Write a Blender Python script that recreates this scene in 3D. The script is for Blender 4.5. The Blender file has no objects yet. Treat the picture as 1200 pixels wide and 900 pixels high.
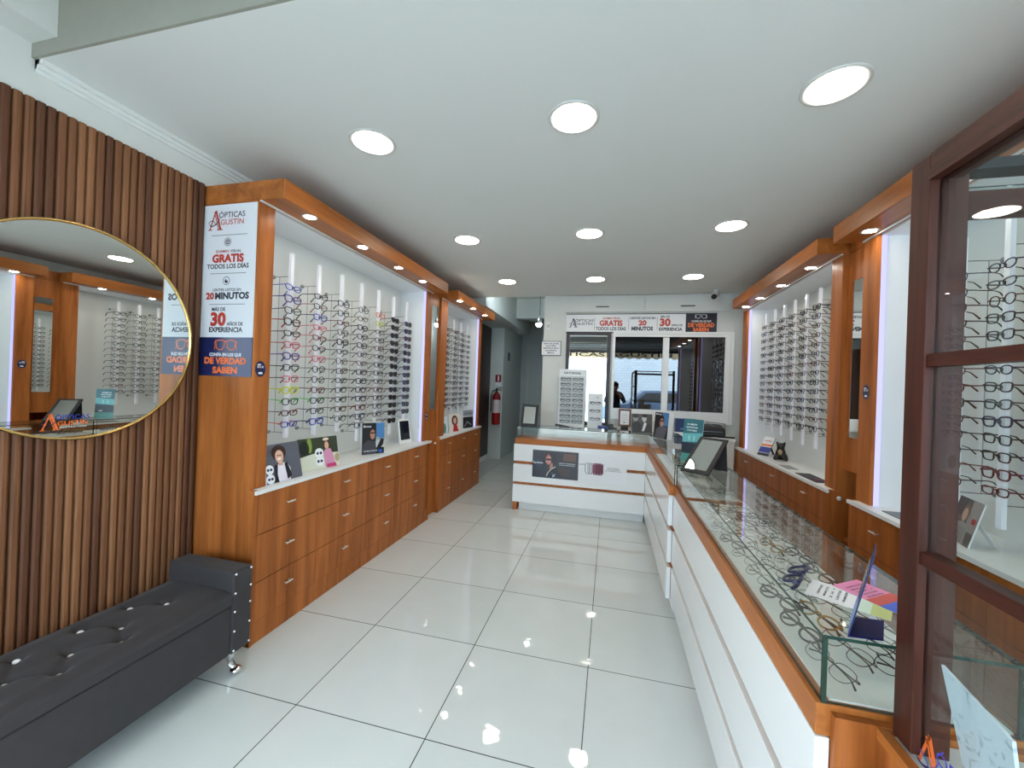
import bpy, math, random
from mathutils import Vector, Matrix
random.seed(7)
C = bpy.context.scene.collection
PI = math.pi

# ------------------------------------------------------------------ materials
def lin(c):
    c = c / 255.0
    return c / 12.92 if c <= 0.04045 else ((c + 0.055) / 1.055) ** 2.4
def rgb(r, g, b): return (lin(r), lin(g), lin(b), 1.0)
_mats = {}
def base(name):
    m = bpy.data.materials.new(name); m.use_nodes = True
    nt = m.node_tree
    b = nt.nodes['Principled BSDF']
    return m, nt, b
def node(nt, t, **kw):
    n = nt.nodes.new(t)
    for k, v in kw.items(): setattr(n, k, v)
    return n
def plain(col, rough=0.5, metal=0.0, name=None, var=0.0, scale=60.0, spec=0.5):
    key = (col, rough, metal, var, spec)
    if key in _mats: return _mats[key]
    m, nt, b = base(name or 'surface')
    b.inputs['Base Color'].default_value = rgb(*col)
    b.inputs['Roughness'].default_value = rough
    b.inputs['Metallic'].default_value = metal
    b.inputs['Specular IOR Level'].default_value = spec
    if var:
        tc = node(nt, 'ShaderNodeTexCoord'); no = node(nt, 'ShaderNodeTexNoise')
        no.inputs['Scale'].default_value = scale; no.inputs['Detail'].default_value = 4
        mx = node(nt, 'ShaderNodeMix', data_type='RGBA')
        c = rgb(*col)
        mx.inputs[6].default_value = tuple(x * (1 - var) for x in c[:3]) + (1,)
        mx.inputs[7].default_value = tuple(min(1, x * (1 + var)) for x in c[:3]) + (1,)
        nt.links.new(tc.outputs['Object'], no.inputs['Vector'])
        nt.links.new(no.outputs['Fac'], mx.inputs[0])
        nt.links.new(mx.outputs[2], b.inputs['Base Color'])
    _mats[key] = m
    return m
def emit(col, s, name):
    m = bpy.data.materials.new(name); m.use_nodes = True
    nt = m.node_tree; nt.nodes.clear()
    e = node(nt, 'ShaderNodeEmission'); o = node(nt, 'ShaderNodeOutputMaterial')
    e.inputs['Color'].default_value = rgb(*col); e.inputs['Strength'].default_value = s
    nt.links.new(e.outputs[0], o.inputs[0])
    return m
def wood(name, dark, light, stretch, scale=9.0, rough=0.42, fine=0.35, spec=0.2):
    """grain running along the axis whose stretch factor is small"""
    m, nt, b = base(name)
    tc = node(nt, 'ShaderNodeTexCoord'); mp = node(nt, 'ShaderNodeMapping')
    mp.inputs['Scale'].default_value = stretch
    geo = node(nt, 'ShaderNodeNewGeometry')
    n1 = node(nt, 'ShaderNodeTexNoise'); n1.inputs['Scale'].default_value = scale
    n1.inputs['Detail'].default_value = 5; n1.inputs['Distortion'].default_value = 0.6
    n2 = node(nt, 'ShaderNodeTexNoise'); n2.inputs['Scale'].default_value = scale * 7
    n2.inputs['Detail'].default_value = 3
    ad = node(nt, 'ShaderNodeMath', operation='MULTIPLY_ADD'); ad.inputs[1].default_value = fine
    cr = node(nt, 'ShaderNodeValToRGB')
    cr.color_ramp.elements[0].position = 0.38; cr.color_ramp.elements[0].color = rgb(*dark)
    cr.color_ramp.elements[1].position = 0.86; cr.color_ramp.elements[1].color = rgb(*light)
    L = nt.links.new
    L(geo.outputs['Position'], mp.inputs['Vector'])
    L(mp.outputs[0], n1.inputs['Vector']); L(mp.outputs[0], n2.inputs['Vector'])
    L(n2.outputs['Fac'], ad.inputs[0]); L(n1.outputs['Fac'], ad.inputs[2])
    L(ad.outputs[0], cr.inputs[0]); L(cr.outputs[0], b.inputs['Base Color'])
    b.inputs['Roughness'].default_value = rough; b.inputs['Specular IOR Level'].default_value = spec
    return m
def glass(name, tint, strength=1.0, rough=0.0):
    m = bpy.data.materials.new(name); m.use_nodes = True
    nt = m.node_tree; nt.nodes.clear(); L = nt.links.new
    geo = node(nt, 'ShaderNodeNewGeometry')
    dot = node(nt, 'ShaderNodeVectorMath', operation='DOT_PRODUCT')
    ab = node(nt, 'ShaderNodeMath', operation='ABSOLUTE')
    sb = node(nt, 'ShaderNodeMath', operation='SUBTRACT'); sb.inputs[0].default_value = 1.0
    pw = node(nt, 'ShaderNodeMath', operation='POWER'); pw.inputs[1].default_value = 5.0
    ma = node(nt, 'ShaderNodeMath', operation='MULTIPLY_ADD', use_clamp=True)
    ma.inputs[1].default_value = 0.95 * strength; ma.inputs[2].default_value = 0.045 * strength
    tr = node(nt, 'ShaderNodeBsdfTransparent'); tr.inputs[0].default_value = rgb(*tint)
    gl = node(nt, 'ShaderNodeBsdfGlossy'); gl.inputs['Roughness'].default_value = rough
    mx = node(nt, 'ShaderNodeMixShader'); o = node(nt, 'ShaderNodeOutputMaterial')
    L(geo.outputs['Normal'], dot.inputs[0]); L(geo.outputs['Incoming'], dot.inputs[1])
    L(dot.outputs['Value'], ab.inputs[0]); L(ab.outputs[0], sb.inputs[1]); L(sb.outputs[0], pw.inputs[0])
    L(pw.outputs[0], ma.inputs[0]); L(ma.outputs[0], mx.inputs[0])
    L(tr.outputs[0], mx.inputs[1]); L(gl.outputs[0], mx.inputs[2]); L(mx.outputs[0], o.inputs[0])
    return m

M = {}
M['wood'] = wood('cherry_veneer', (124, 66, 25), (182, 107, 53), (1, 1, 0.07), 14, 0.38, 0.3)
M['wood_h'] = wood('cherry_trim', (130, 72, 27), (186, 112, 55), (1, 0.07, 1), 14, 0.36, 0.3)
M['slat'] = wood('walnut_slats', (30, 17, 13), (116, 76, 50), (1, 1, 0.012), 34, 0.55, 0.8)
M['slat_d'] = wood('walnut_slats_dark', (26, 14, 10), (92, 58, 40), (1, 1, 0.012), 40, 0.55, 0.8)
M['slat_l'] = wood('walnut_slats_light', (44, 26, 18), (136, 92, 62), (1, 1, 0.012), 40, 0.55, 0.8)
M['slat_gap'] = plain((34, 21, 16), 0.7)
M['frame_wood'] = wood('rosewood_foil', (36, 15, 10), (72, 36, 26), (1, 1, 0.05), 60, 0.42, 0.5)
M['frame_wood_h'] = wood('rosewood_foil_rail', (36, 15, 10), (72, 36, 26), (1, 0.05, 1), 60, 0.42, 0.5)
M['white'] = plain((232, 235, 234), 0.35, var=0.02)
M['gloss_white'] = plain((236, 238, 238), 0.14, var=0.01)
M['case_white'] = plain((236, 239, 240), 0.4)
M['back_white'] = plain((220, 223, 219), 0.5)
M['rod_white'] = plain((250, 250, 255), 0.12)
M['crystal'] = plain((246, 246, 250), 0.05)
M['wall'] = plain((214, 216, 210), 0.8, var=0.03, scale=12)
M['cement'] = plain((150, 150, 138), 0.9, var=0.05, scale=25)
M['ceil'] = plain((226, 229, 224), 0.9, var=0.01, scale=5)
M['desk'] = plain((226, 225, 218), 0.4)
M['cool_wall'] = plain((206, 210, 206), 0.8, var=0.03, scale=12)
M['black'] = plain((14, 14, 15), 0.45)
M['soft_black'] = plain((24, 24, 27), 0.6)
M['chrome'] = plain((225, 225, 228), 0.18, 1.0)
M['handle'] = plain((222, 218, 210), 0.3, 0.6)
M['steel'] = plain((150, 152, 155), 0.3, 1.0)
M['brass'] = plain((214, 180, 112), 0.25, 1.0)
M['mirror'] = plain((238, 242, 240), 0.0, 1.0, name='mirror_glass')
M['navy'] = plain((22, 30, 74), 0.4)
M['orange'] = plain((232, 112, 52), 0.4)
M['rust'] = plain((186, 52, 30), 0.4)
M['ink'] = plain((20, 22, 36), 0.45)
M['paper'] = plain((234, 236, 238), 0.45)
M['darkdoor'] = plain((36, 20, 16), 0.4, var=0.1, scale=20)
M['glass'] = glass('clear_glass', (252, 254, 253), 1.1)
M['glass_edge'] = plain((30, 58, 48), 0.15)
M['lens'] = glass('spectacle_lens', (250, 252, 251), 0.9)
M['vit_glass'] = glass('showcase_glass', (240, 246, 246), 1.0)
M['dark_lens'] = plain((10, 10, 12), 0.08)
M['led'] = emit((186, 186, 255), 1.5, 'led_strip_light')
M['led_top'] = emit((240, 244, 255), 5.0, 'led_top_light')
M['lamp'] = emit((255, 246, 230), 36.0, 'ceiling_lamp_light')
M['spot'] = emit((255, 249, 236), 75.0, 'spot_lamp_light')
M['corr_lamp'] = emit((240, 250, 255), 75.0, 'corridor_lamp_light')
M['ring'] = plain((205, 205, 200), 0.35)
M['velvet'] = plain((46, 42, 43), 0.8, var=0.25, scale=22)
M['velvet'].node_tree.nodes['Principled BSDF'].inputs['Sheen Weight'].default_value = 0.10
M['velvet'].node_tree.nodes['Principled BSDF'].inputs['Sheen Roughness'].default_value = 0.4
M['red'] = plain((150, 16, 18), 0.3)
M['skin'] = plain((196, 146, 118), 0.55)

def floor_mat():
    m, nt, b = base('porcelain_tiles'); L = nt.links.new
    geo = node(nt, 'ShaderNodeNewGeometry'); mp = node(nt, 'ShaderNodeMapping')
    mp.inputs['Location'].default_value = (0.06, -1.475 + 0.003, 0)
    mp.inputs['Scale'].default_value = (1, 1.0, 1)
    br = node(nt, 'ShaderNodeTexBrick', offset=0.0, squash=1.0)
    br.inputs['Scale'].default_value = 1.0
    br.inputs['Brick Width'].default_value = 0.602; br.inputs['Row Height'].default_value = 0.598
    br.inputs['Mortar Size'].default_value = 0.0022; br.inputs['Mortar Smooth'].default_value = 0.1
    br.inputs['Color1'].default_value = rgb(214, 219, 217); br.inputs['Color2'].default_value = rgb(208, 214, 212)
    br.inputs['Mortar'].default_value = rgb(70, 74, 74)
    no = node(nt, 'ShaderNodeTexNoise'); no.inputs['Scale'].default_value = 7; no.inputs['Detail'].default_value = 5
    mx = node(nt, 'ShaderNodeMix', data_type='RGBA', blend_type='MULTIPLY'); mx.inputs[0].default_value = 0.10
    cr = node(nt, 'ShaderNodeValToRGB'); cr.color_ramp.elements[0].position = 0.3; cr.color_ramp.elements[1].position = 0.7
    cr.color_ramp.elements[0].color = (0.7, 0.7, 0.7, 1)
    bp = node(nt, 'ShaderNodeBump'); bp.inputs['Strength'].default_value = 0.012; bp.inputs['Distance'].default_value = 0.05
    nb = node(nt, 'ShaderNodeTexNoise'); nb.inputs['Scale'].default_value = 9
    L(geo.outputs['Position'], mp.inputs[0]); L(mp.outputs[0], br.inputs['Vector'])
    L(geo.outputs['Position'], no.inputs['Vector']); L(no.outputs['Fac'], cr.inputs[0])
    L(br.outputs['Color'], mx.inputs[6]); L(cr.outputs[0], mx.inputs[7]); L(mx.outputs[2], b.inputs['Base Color'])
    L(geo.outputs['Position'], nb.inputs['Vector']); L(nb.outputs['Fac'], bp.inputs['Height']); L(bp.outputs[0], b.inputs['Normal'])
    b.inputs['Roughness'].default_value = 0.03
    return m
M['floor'] = floor_mat()
def facade_mat():
    m, nt, b = base('painted_brick'); L = nt.links.new
    geo = node(nt, 'ShaderNodeNewGeometry'); mp = node(nt, 'ShaderNodeMapping')
    mp.inputs['Rotation'].default_value = (PI / 2, 0, 0)
    br = node(nt, 'ShaderNodeTexBrick'); br.inputs['Scale'].default_value = 2.0
    br.inputs['Color1'].default_value = rgb(226, 236, 244); br.inputs['Color2'].default_value = rgb(214, 228, 240)
    br.inputs['Mortar'].default_value = rgb(196, 212, 226)
    L(geo.outputs['Position'], mp.inputs[0]); L(mp.outputs[0], br.inputs['Vector']); L(br.outputs['Color'], b.inputs['Base Color'])
    return m
M['facade'] = facade_mat()
def pane_mat():
    m = bpy.data.materials.new('dark_window_pane'); m.use_nodes = True
    nt = m.node_tree; nt.nodes.clear()
    d = node(nt, 'ShaderNodeBsdfDiffuse'); d.inputs[0].default_value = (0.003, 0.003, 0.004, 1)
    g = node(nt, 'ShaderNodeBsdfGlossy'); g.inputs['Roughness'].default_value = 0.0; g.inputs[0].default_value = (0.95, 0.98, 1, 1)
    x = node(nt, 'ShaderNodeMixShader'); x.inputs[0].default_value = 0.11
    o = node(nt, 'ShaderNodeOutputMaterial')
    nt.links.new(d.outputs[0], x.inputs[1]); nt.links.new(g.outputs[0], x.inputs[2]); nt.links.new(x.outputs[0], o.inputs[0])
    return m
M['pane'] = pane_mat()
def marble_mat():
    m, nt, b = base('marbled_board'); L = nt.links.new
    geo = node(nt, 'ShaderNodeNewGeometry'); no = node(nt, 'ShaderNodeTexNoise'); no.inputs['Scale'].default_value = 40
    no.inputs['Detail'].default_value = 6; no.inputs['Distortion'].default_value = 1.2
    cr = node(nt, 'ShaderNodeValToRGB'); cr.color_ramp.elements[0].position = 0.34; cr.color_ramp.elements[1].position = 0.42
    cr.color_ramp.elements[0].color = rgb(178, 184, 196); cr.color_ramp.elements[1].color = rgb(226, 230, 238)
    L(geo.outputs['Position'], no.inputs['Vector']); L(no.outputs['Fac'], cr.inputs[0]); L(cr.outputs[0], b.inputs['Base Color'])
    return m
M['marble'] = marble_mat()

# ------------------------------------------------------------------ mesh builder
_txt = {}
def text_shape(body, bold=0.0):
    key = (body, bold)
    if key not in _txt:
        cu = bpy.data.curves.new('glyphs', 'FONT'); cu.body = body; cu.size = 1.0; cu.offset = bold
        cu.resolution_u = 3; cu.fill_mode = 'FRONT'
        ob = bpy.data.objects.new('glyphs', cu); C.objects.link(ob)
        dg = bpy.context.evaluated_depsgraph_get(); ev = ob.evaluated_get(dg); me = ev.to_mesh()
        vs = [(v.co.x, v.co.y) for v in me.vertices]; fs = [tuple(p.vertices) for p in me.polygons]
        ev.to_mesh_clear(); bpy.data.objects.remove(ob); bpy.data.curves.remove(cu)
        x0 = min(v[0] for v in vs); x1 = max(v[0] for v in vs); y0 = min(v[1] for v in vs); y1 = max(v[1] for v in vs)
        _txt[key] = ([((x - x0) / (x1 - x0), y) for x, y in vs], fs, x1 - x0)
    return _txt[key]
class Frame:
    """a flat board's own axes: origin at its lower left corner, u right, v up, n out"""
    def __init__(s, o, u, v):
        s.o = Vector(o); s.u = Vector(u).normalized(); s.v = Vector(v).normalized(); s.n = s.u.cross(s.v)
    def at(s, a, b, c=0.0): return s.o + s.u * a + s.v * b + s.n * c
class MB:
    def __init__(s): s.v = []; s.f = []; s.mi = []; s.sm = []; s.mats = []
    def mat(s, m):
        if m not in s.mats: s.mats.append(m)
        return s.mats.index(m)
    def face(s, pts, m, smooth=False):
        b = len(s.v); s.v.extend(Vector(p) for p in pts)
        s.f.append(tuple(range(b, b + len(pts)))); s.mi.append(s.mat(m)); s.sm.append(smooth)
    def raw(s, vs, fs, m, smooth=False):
        b = len(s.v); s.v.extend(Vector(p) for p in vs); k = s.mat(m)
        for f in fs: s.f.append(tuple(b + i for i in f)); s.mi.append(k); s.sm.append(smooth)
    def hexa(s, p, m, edge=None):
        """p: 4 bottom + 4 top corners"""
        fs = [(3, 2, 1, 0), (4, 5, 6, 7), (0, 1, 5, 4), (1, 2, 6, 5), (2, 3, 7, 6), (3, 0, 4, 7)]
        s.raw(p, fs, m)
    def box(s, x0, x1, y0, y1, z0, z1, m, edge=None, big=None):
        x0, x1 = min(x0, x1), max(x0, x1); y0, y1 = min(y0, y1), max(y0, y1); z0, z1 = min(z0, z1), max(z0, z1)
        p = [(x0, y0, z0), (x1, y0, z0), (x1, y1, z0), (x0, y1, z0), (x0, y0, z1), (x1, y0, z1), (x1, y1, z1), (x0, y1, z1)]
        fs = [((3, 2, 1, 0), 'z'), ((4, 5, 6, 7), 'z'), ((0, 1, 5, 4), 'y'), ((1, 2, 6, 5), 'x'), ((2, 3, 7, 6), 'y'), ((3, 0, 4, 7), 'x')]
        b = len(s.v); s.v.extend(Vector(q) for q in p)
        for f, ax in fs:
            s.f.append(tuple(b + i for i in f)); s.mi.append(s.mat(m if (edge is None or ax == big) else edge)); s.sm.append(False)
        return s
    def tube(s, path, r, m, n=6, closed=False, caps=True, radii=None, flat=1.0):
        P = [Vector(p) for p in path]; k = len(P); rings = []
        up = Vector((0, 0, 1))
        for i, p in enumerate(P):
            a = P[(i - 1) % k] if (closed or i > 0) else p; b = P[(i + 1) % k] if (closed or i < k - 1) else p
            t = (b - a).normalized()
            h = up if abs(t.z) < 0.95 else Vector((0, 1, 0))
            e1 = t.cross(h).normalized(); e2 = e1.cross(t)
            rr = radii[i] if radii else r
            rings.append([p + (e1 * math.cos(2 * PI * j / n) + e2 * math.sin(2 * PI * j / n) * flat) * rr for j in range(n)])
        vs = [q for ring in rings for q in ring]; fs = []
        for i in range(k if closed else k - 1):
            a, b = i * n, ((i + 1) % k) * n
            for j in range(n): fs.append((a + j, a + (j + 1) % n, b + (j + 1) % n, b + j))
        s.raw(vs, fs, m, True)
        if caps and not closed:
            s.face(list(reversed(rings[0])), m); s.face(rings[-1], m)
        return s
    def lathe(s, prof, c, m, n=20, axis='z'):
        """prof: (radius, height) along the axis from c"""
        c = Vector(c); vs = []; fs = []
        for r, h in prof:
            for j in range(n):
                a = 2 * PI * j / n; q = (r * math.cos(a), r * math.sin(a), h)
                if axis == 'x': q = (q[2], q[0], q[1])
                elif axis == 'y': q = (q[0], q[2], q[1])
                vs.append(c + Vector(q))
        for i in range(len(prof) - 1):
            for j in range(n): fs.append((i * n + j, i * n + (j + 1) % n, (i + 1) * n + (j + 1) % n, (i + 1) * n + j))
        s.raw(vs, fs, m, True)
        return s
    def ball(s, c, r, m, n=10, k=6, sc=(1, 1, 1)):
        prof = [(math.sin(PI * i / k) * r, -math.cos(PI * i / k) * r) for i in range(k + 1)]
        b = len(s.v); s.lathe(prof, (0, 0, 0), m, n)
        c = Vector(c)
        for i in range(b, len(s.v)): v = s.v[i]; s.v[i] = c + Vector((v.x * sc[0], v.y * sc[1], v.z * sc[2]))
        return s
    # flat drawing on a Frame
    def poly(s, F, pts, m, h): s.face([F.at(a, b, h) for a, b in pts], m)
    def rect(s, F, a0, b0, a1, b1, m, h): s.poly(F, [(a0, b0), (a1, b0), (a1, b1), (a0, b1)], m, h)
    def oval(s, F, a, b, ra, rb, m, h, n=18, rot=0.0):
        co, si = math.cos(rot), math.sin(rot); P = []
        for j in range(n):
            x, y = ra * math.cos(2 * PI * j / n), rb * math.sin(2 * PI * j / n); P.append((a + x * co - y * si, b + x * si + y * co))
        s.poly(F, P, m, h)
    def band(s, F, pts, w, m, h, closed=False):
        """a line of width w (number, or one per point)"""
        k = len(pts); L = []; R = []
        for i in range(k):
            a = Vector(pts[(i - 1) % k] if (closed or i > 0) else pts[i]); b = Vector(pts[(i + 1) % k] if (closed or i < k - 1) else pts[i])
            t = (b - a).normalized(); nrm = Vector((-t.y, t.x)); ww = (w[i] if isinstance(w, (list, tuple)) else w) / 2
            p = Vector(pts[i]); L.append(p + nrm * ww); R.append(p - nrm * ww)
        for i in range(k if closed else k - 1):
            j = (i + 1) % k
            s.face([F.at(*R[i], h), F.at(*R[j], h), F.at(*L[j], h), F.at(*L[i], h)], m)
    def ring(s, F, a, b, ra, rb, w, m, h, n=20):
        s.band(F, [(a + ra * math.cos(2 * PI * j / n), b + rb * math.sin(2 * PI * j / n)) for j in range(n)], w, m, h, True)
    def text(s, F, body, ac, b, height, width, m, h, bold=0.02):
        """centred on ac, baseline at b, capitals of the given height"""
        vs, fs, w = text_shape(body, bold)
        k = height / 0.7
        W = width if width else w * k
        s.raw([F.at(ac + (x - 0.5) * W, b + y * k, h) for x, y in vs], fs, m)
def obj(name, mb, parent=None, world=True, bevel=0.0):
    me = bpy.data.meshes.new(name)
    off = Vector((0, 0, 0))
    if parent is not None and world:
        p = parent
        while p is not None: off = off + p.location; p = p.parent
    me.from_pydata([v - off for v in mb.v], [], mb.f)
    for m in mb.mats: me.materials.append(m)
    me.polygons.foreach_set('material_index', mb.mi); me.polygons.foreach_set('use_smooth', mb.sm)
    me.update()
    o = bpy.data.objects.new(name, me); C.objects.link(o)
    if parent is not None: o.parent = parent
    if bevel:
        b = o.modifiers.new('soft_edge', 'BEVEL'); b.width = bevel; b.segments = 2; b.limit_method = 'ANGLE'
    return o
def tag(o, label, cat, group=None):
    o['label'] = label; o['category'] = cat
    if group: o['group'] = group
    return o
def thing(name, label, cat, loc=(0, 0, 0), rot=(0, 0, 0), group=None):
    o = bpy.data.objects.new(name, None); C.objects.link(o); o.location = loc; o.rotation_euler = rot
    o.empty_display_size = 0.05
    return tag(o, label, cat, group)
def struct(name, mb):
    o = obj(name, mb); o['kind'] = 'structure'; return o
def single(name, mb, label, cat, group=None): return tag(obj(name, mb), label, cat, group)
def bx(x0, x1, y0, y1, z0, z1, m): return MB().box(x0, x1, y0, y1, z0, z1, m)
ORD = ['first', 'second', 'third', 'fourth', 'fifth', 'sixth', 'seventh', 'eighth', 'ninth', 'tenth', 'eleventh', 'twelfth', 'thirteenth', 'fourteenth', 'fifteenth', 'sixteenth']

# ------------------------------------------------------------------ camera
F_, YAW, PIT, ROL, CH = 470.65, 0.240168, 0.00166230, 0.0361424, 1.41
cy, sy, cp, sp = math.cos(YAW), math.sin(YAW), math.cos(PIT), math.sin(PIT)
fw = Vector((-sy * cp, cy * cp, sp)); rt = Vector((cy, sy, 0)); up = rt.cross(fw)
cr_, sr_ = math.cos(ROL), math.sin(ROL)
R2 = rt * cr_ + up * sr_; U2 = up * cr_ - rt * sr_
cam = bpy.data.cameras.new('camera'); cam.sensor_width = 36; cam.lens = 36 * F_ / 1200; cam.clip_start = 0.03
co = bpy.data.objects.new('camera', cam); C.objects.link(co)
mw = Matrix.Identity(4)
for i in range(3): mw[i][0], mw[i][1], mw[i][2] = R2[i], U2[i], -fw[i]
mw.translation = (0, 0, CH); co.matrix_world = mw
bpy.context.scene.camera = co

# ------------------------------------------------------------------ the room
CZ = 2.58
struct('floor', bx(-2.3, 2.2, -0.6, 10.0, -0.1, 0.0, M['floor']))
struct('wall_left', bx(-2.3, -2.167, -0.6, 5.44, 0, 3.2, M['wall']))
struct('wall_right', bx(1.80, 2.0, -0.6, 5.3, 0, 3.2, M['wall']))
mb = MB(); mb.box(-0.87, 1.85, 5.2, 5.3, 0, 3.2, M['wall']); struct('wall_back', mb)
mb = MB(); mb.box(-2.167, 1.80, 1.04, 5.2, CZ, CZ + 0.1, M['ceil']); struct('ceiling', mb)
mb = MB(); mb.box(-2.167, 1.80, 1.03, 1.04, CZ, 3.2, M['cement']); struct('wall_soffit', mb)
mb = MB(); mb.box(-2.3, 2.0, -0.7, 1.03, 3.0, 3.1, M['wall']); struct('ceiling_entrance', mb)
mb = MB(); mb.box(-2.167, -2.03, -0.6, 1.03, 2.634, 2.8, M['wall']); struct('beam_entrance', mb)
mb = MB()
for k, (d, z) in enumerate(((0.012, 0.05), (0.024, 0.036), (0.04, 0.02))): mb.box(-2.167, -2.167 + d, 1.04, 5.2, CZ - z, CZ - 0.0005 * k, M['ceil'])
struct('trim_1', mb)
# corridor beyond the left cases
mb = MB(); mb.box(-2.3, -2.25, 5.44, 7.3, 0, 3.2, M['cool_wall']); mb.box(-2.3, -1.97, 7.3, 8.2, 0, 3.2, M['cool_wall']); mb.box(-2.3, -2.14, 8.2, 9.6, 0, 3.2, M['cool_wall']); struct('wall_corridor', mb)
struct('wall_corridor_end', bx(-2.3, -0.7, 9.6, 9.7, 0, 3.2, M['cool_wall']))
struct('wall_corridor_right', bx(-0.87, -0.75, 5.3, 9.6, 0, 3.2, M['cool_wall']))
struct('ceiling_corridor', bx(-2.3, -0.75, 5.2, 9.7, 2.95, 3.05, M['cool_wall']))
struct('beam_corridor', bx(-2.25, -1.68, 5.2, 8.2, 2.47, 2.95, M['cool_wall']))
struct('beam_cross', bx(-1.68, -0.87, 7.0, 7.2, 2.6, 2.95, M['cool_wall']))
mb = MB(); mb.box(-1.95, -1.2, 9.57, 9.6, 0, 2.35, M['cool_wall']); d = struct('door_1', mb)
mb = MB(); mb.box(-2.0, -1.95, 9.55, 9.6, 0, 2.4, M['wall']); mb.box(-1.2, -1.15, 9.55, 9.6, 0, 2.4, M['wall']); mb.box(-1.95, -1.2, 9.55, 9.6, 2.35, 2.4, M['wall'])
obj('door_frame', mb, d)
mb = MB(); mb.box(-2.249, -2.215, 5.6, 7.28, 0.09, 2.46, M['darkdoor']); struct('door_2', mb)
mb = MB(); mb.box(-2.249, -2.22, 5.45, 7.29, 0, 0.08, M['white']); struct('baseboard_corridor', mb)
# slatted panel
mb = MB()
mb.box(-2.166, -2.160, -0.55, 1.703, 0.0, 2.425, M['slat_gap'])
y = -0.55; k = 0; rs = random.Random(3)
while y < 1.675:
    sm_ = rs.choice([M['slat'], M['slat'], M['slat_d'], M['slat_l']]); w = (0.0278, 0.0268, 0.0285)[k % 3]
    x0, x1, x2 = -2.160, -2.150, -2.146
    pr = [(x0, y), (x1, y + 0.0015), (x2, y + 0.008), (x2, y + w - 0.008), (x1, y + w - 0.0015), (x0, y + w)]
    for a, b in zip(pr, pr[1:]): mb.face([(a[0], a[1], 0), (b[0], b[1], 0), (b[0], b[1], 2.425), (a[0], a[1], 2.425)], sm_)
    mb.face([(p[0], p[1], 2.425) for p in pr], sm_)
    y += 0.0312; k += 1
single('slatted_wall_panel', mb, 'brown walnut wall panel of narrow vertical slats behind the round mirror', 'wall panel')

# ------------------------------------------------------------------ ceiling lights
def downlight(x, y, label, z=CZ):
    t = thing('ceiling_light', label, 'ceiling light', (x, y, z), group='round recessed ceiling lights')
    obj('trim_ring', MB().lathe([(0.094, 0.0), (0.094, -0.004), (0.108, -0.006), (0.112, -0.001), (0.112, 0.0)], (x, y, z), M['ring'], 32), t)
    m = MB(); m.face([(x + 0.094 * math.cos(a), y + 0.094 * math.sin(a), z - 0.0035) for a in [-2 * PI * j / 28 for j in range(28)]], M['lamp'])
    obj('diffuser', m, t)
for yy, rw in ((1.75, 'nearest the entrance'), (3.095, 'in the middle row'), (4.415, 'nearest the back wall')):
    for xx, cn in ((-1.18, 'on the bannered case side'), (-0.195, 'above the middle floor'), (0.783, 'above the long glass counter')):
        downlight(xx, yy, 'round ceiling light ' + rw + ' ' + cn)

# ------------------------------------------------------------------ eyewear
def rim_points(w, h, p, n=22, skew=0.0):
    P = []
    for j in range(n):
        a = 2 * PI * j / n; c, s_ = math.cos(a), math.sin(a)
        x = math.copysign(abs(c) ** (2 / p), c) * w; z = math.copysign(abs(s_) ** (2 / p), s_) * h
        x *= 1 + 0.10 * (z / h) * 1.0
        z += skew * x / w
        P.append((x, z))
    return P
SHAPES = {  # half lens width, half lens height, squareness, rim radius
    'square': (0.0258, 0.0185, 3.4, 0.0030), 'oval': (0.026, 0.0172, 2.3, 0.0027), 'round': (0.024, 0.0215, 2.1, 0.0025),
    'narrow': (0.027, 0.0155, 3.0, 0.0029), 'wire': (0.026, 0.0190, 2.5, 0.0010), 'bold': (0.0265, 0.0200, 3.2, 0.0036), 'shade': (0.029, 0.0215, 3.0, 0.0024)}
DX = 0.0345
PLACE = plain((20, 20, 22), 0.35)
def temple_path(side, folded=False, k=0):
    if not folded: return [(side * 0.0655, -0.001, 0.009), (side * 0.068, -0.03, 0.009), (side * 0.067, -0.092, 0.009), (side * 0.065, -0.112, 0.003), (side * 0.063, -0.138, -0.024)]
    return [(side * 0.0655, -0.004, 0.009), (side * 0.063, -0.009 - 0.004 * k, 0.009), (-side * 0.02, -0.011 - 0.004 * k, 0.008), (-side * 0.042, -0.012 - 0.004 * k, 0.006), (-side * 0.061, -0.013 - 0.004 * k, -0.003)]
_parts = {}
def front_mb(shape, fm):
    w, h, p, r = SHAPES[shape]; mb = MB()
    for s in (-1, 1):
        P = [(s * DX + x, 0.0022 * (abs(x + s * DX * s) / 0.06) * -1, z) for x, z in rim_points(w, h, p, 22, 0.0008 * s)]
        mb.tube(P, r, fm, 5, True)
        mb.tube([(s * (DX + w * 0.96), -0.001, 0.009), (s * 0.0655, -0.001, 0.009)], r * 1.25, fm, 5)
    bw = DX - w * 0.97
    mb.tube([(-bw, 0, 0.005), (-bw * 0.5, 0.0016, 0.0082), (bw * 0.5, 0.0016, 0.0082), (bw, 0, 0.005)], max(r, 0.0012), fm, 5)
    return mb
def lens_mb(shape, side, lm):
    w, h, p, r = SHAPES[shape]; mb = MB()
    P = [(side * DX + x * 0.97, -0.001, z * 0.97) for x, z in rim_points(w, h, p, 22, 0.0008 * side)]
    mb.face(P, lm); return mb
def temple_mb(side, folded, r, tm, k=0):
    mb = MB(); P = temple_path(side, folded, k)
    mb.tube(P, r, tm, 5, radii=[r * 1.3, r * 1.2, r, r * 1.2, r * 1.7]); return mb
def mesh_of(key, fn):
    if key not in _parts:
        mb = fn(); me = bpy.data.meshes.new(key[0])
        me.from_pydata(mb.v, [], mb.f)
        for m in mb.mats: me.materials.append(m)
        me.polygons.foreach_set('material_index', mb.mi); me.polygons.foreach_set('use_smooth', mb.sm); me.update()
        _parts[key] = me
    return _parts[key]
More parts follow.
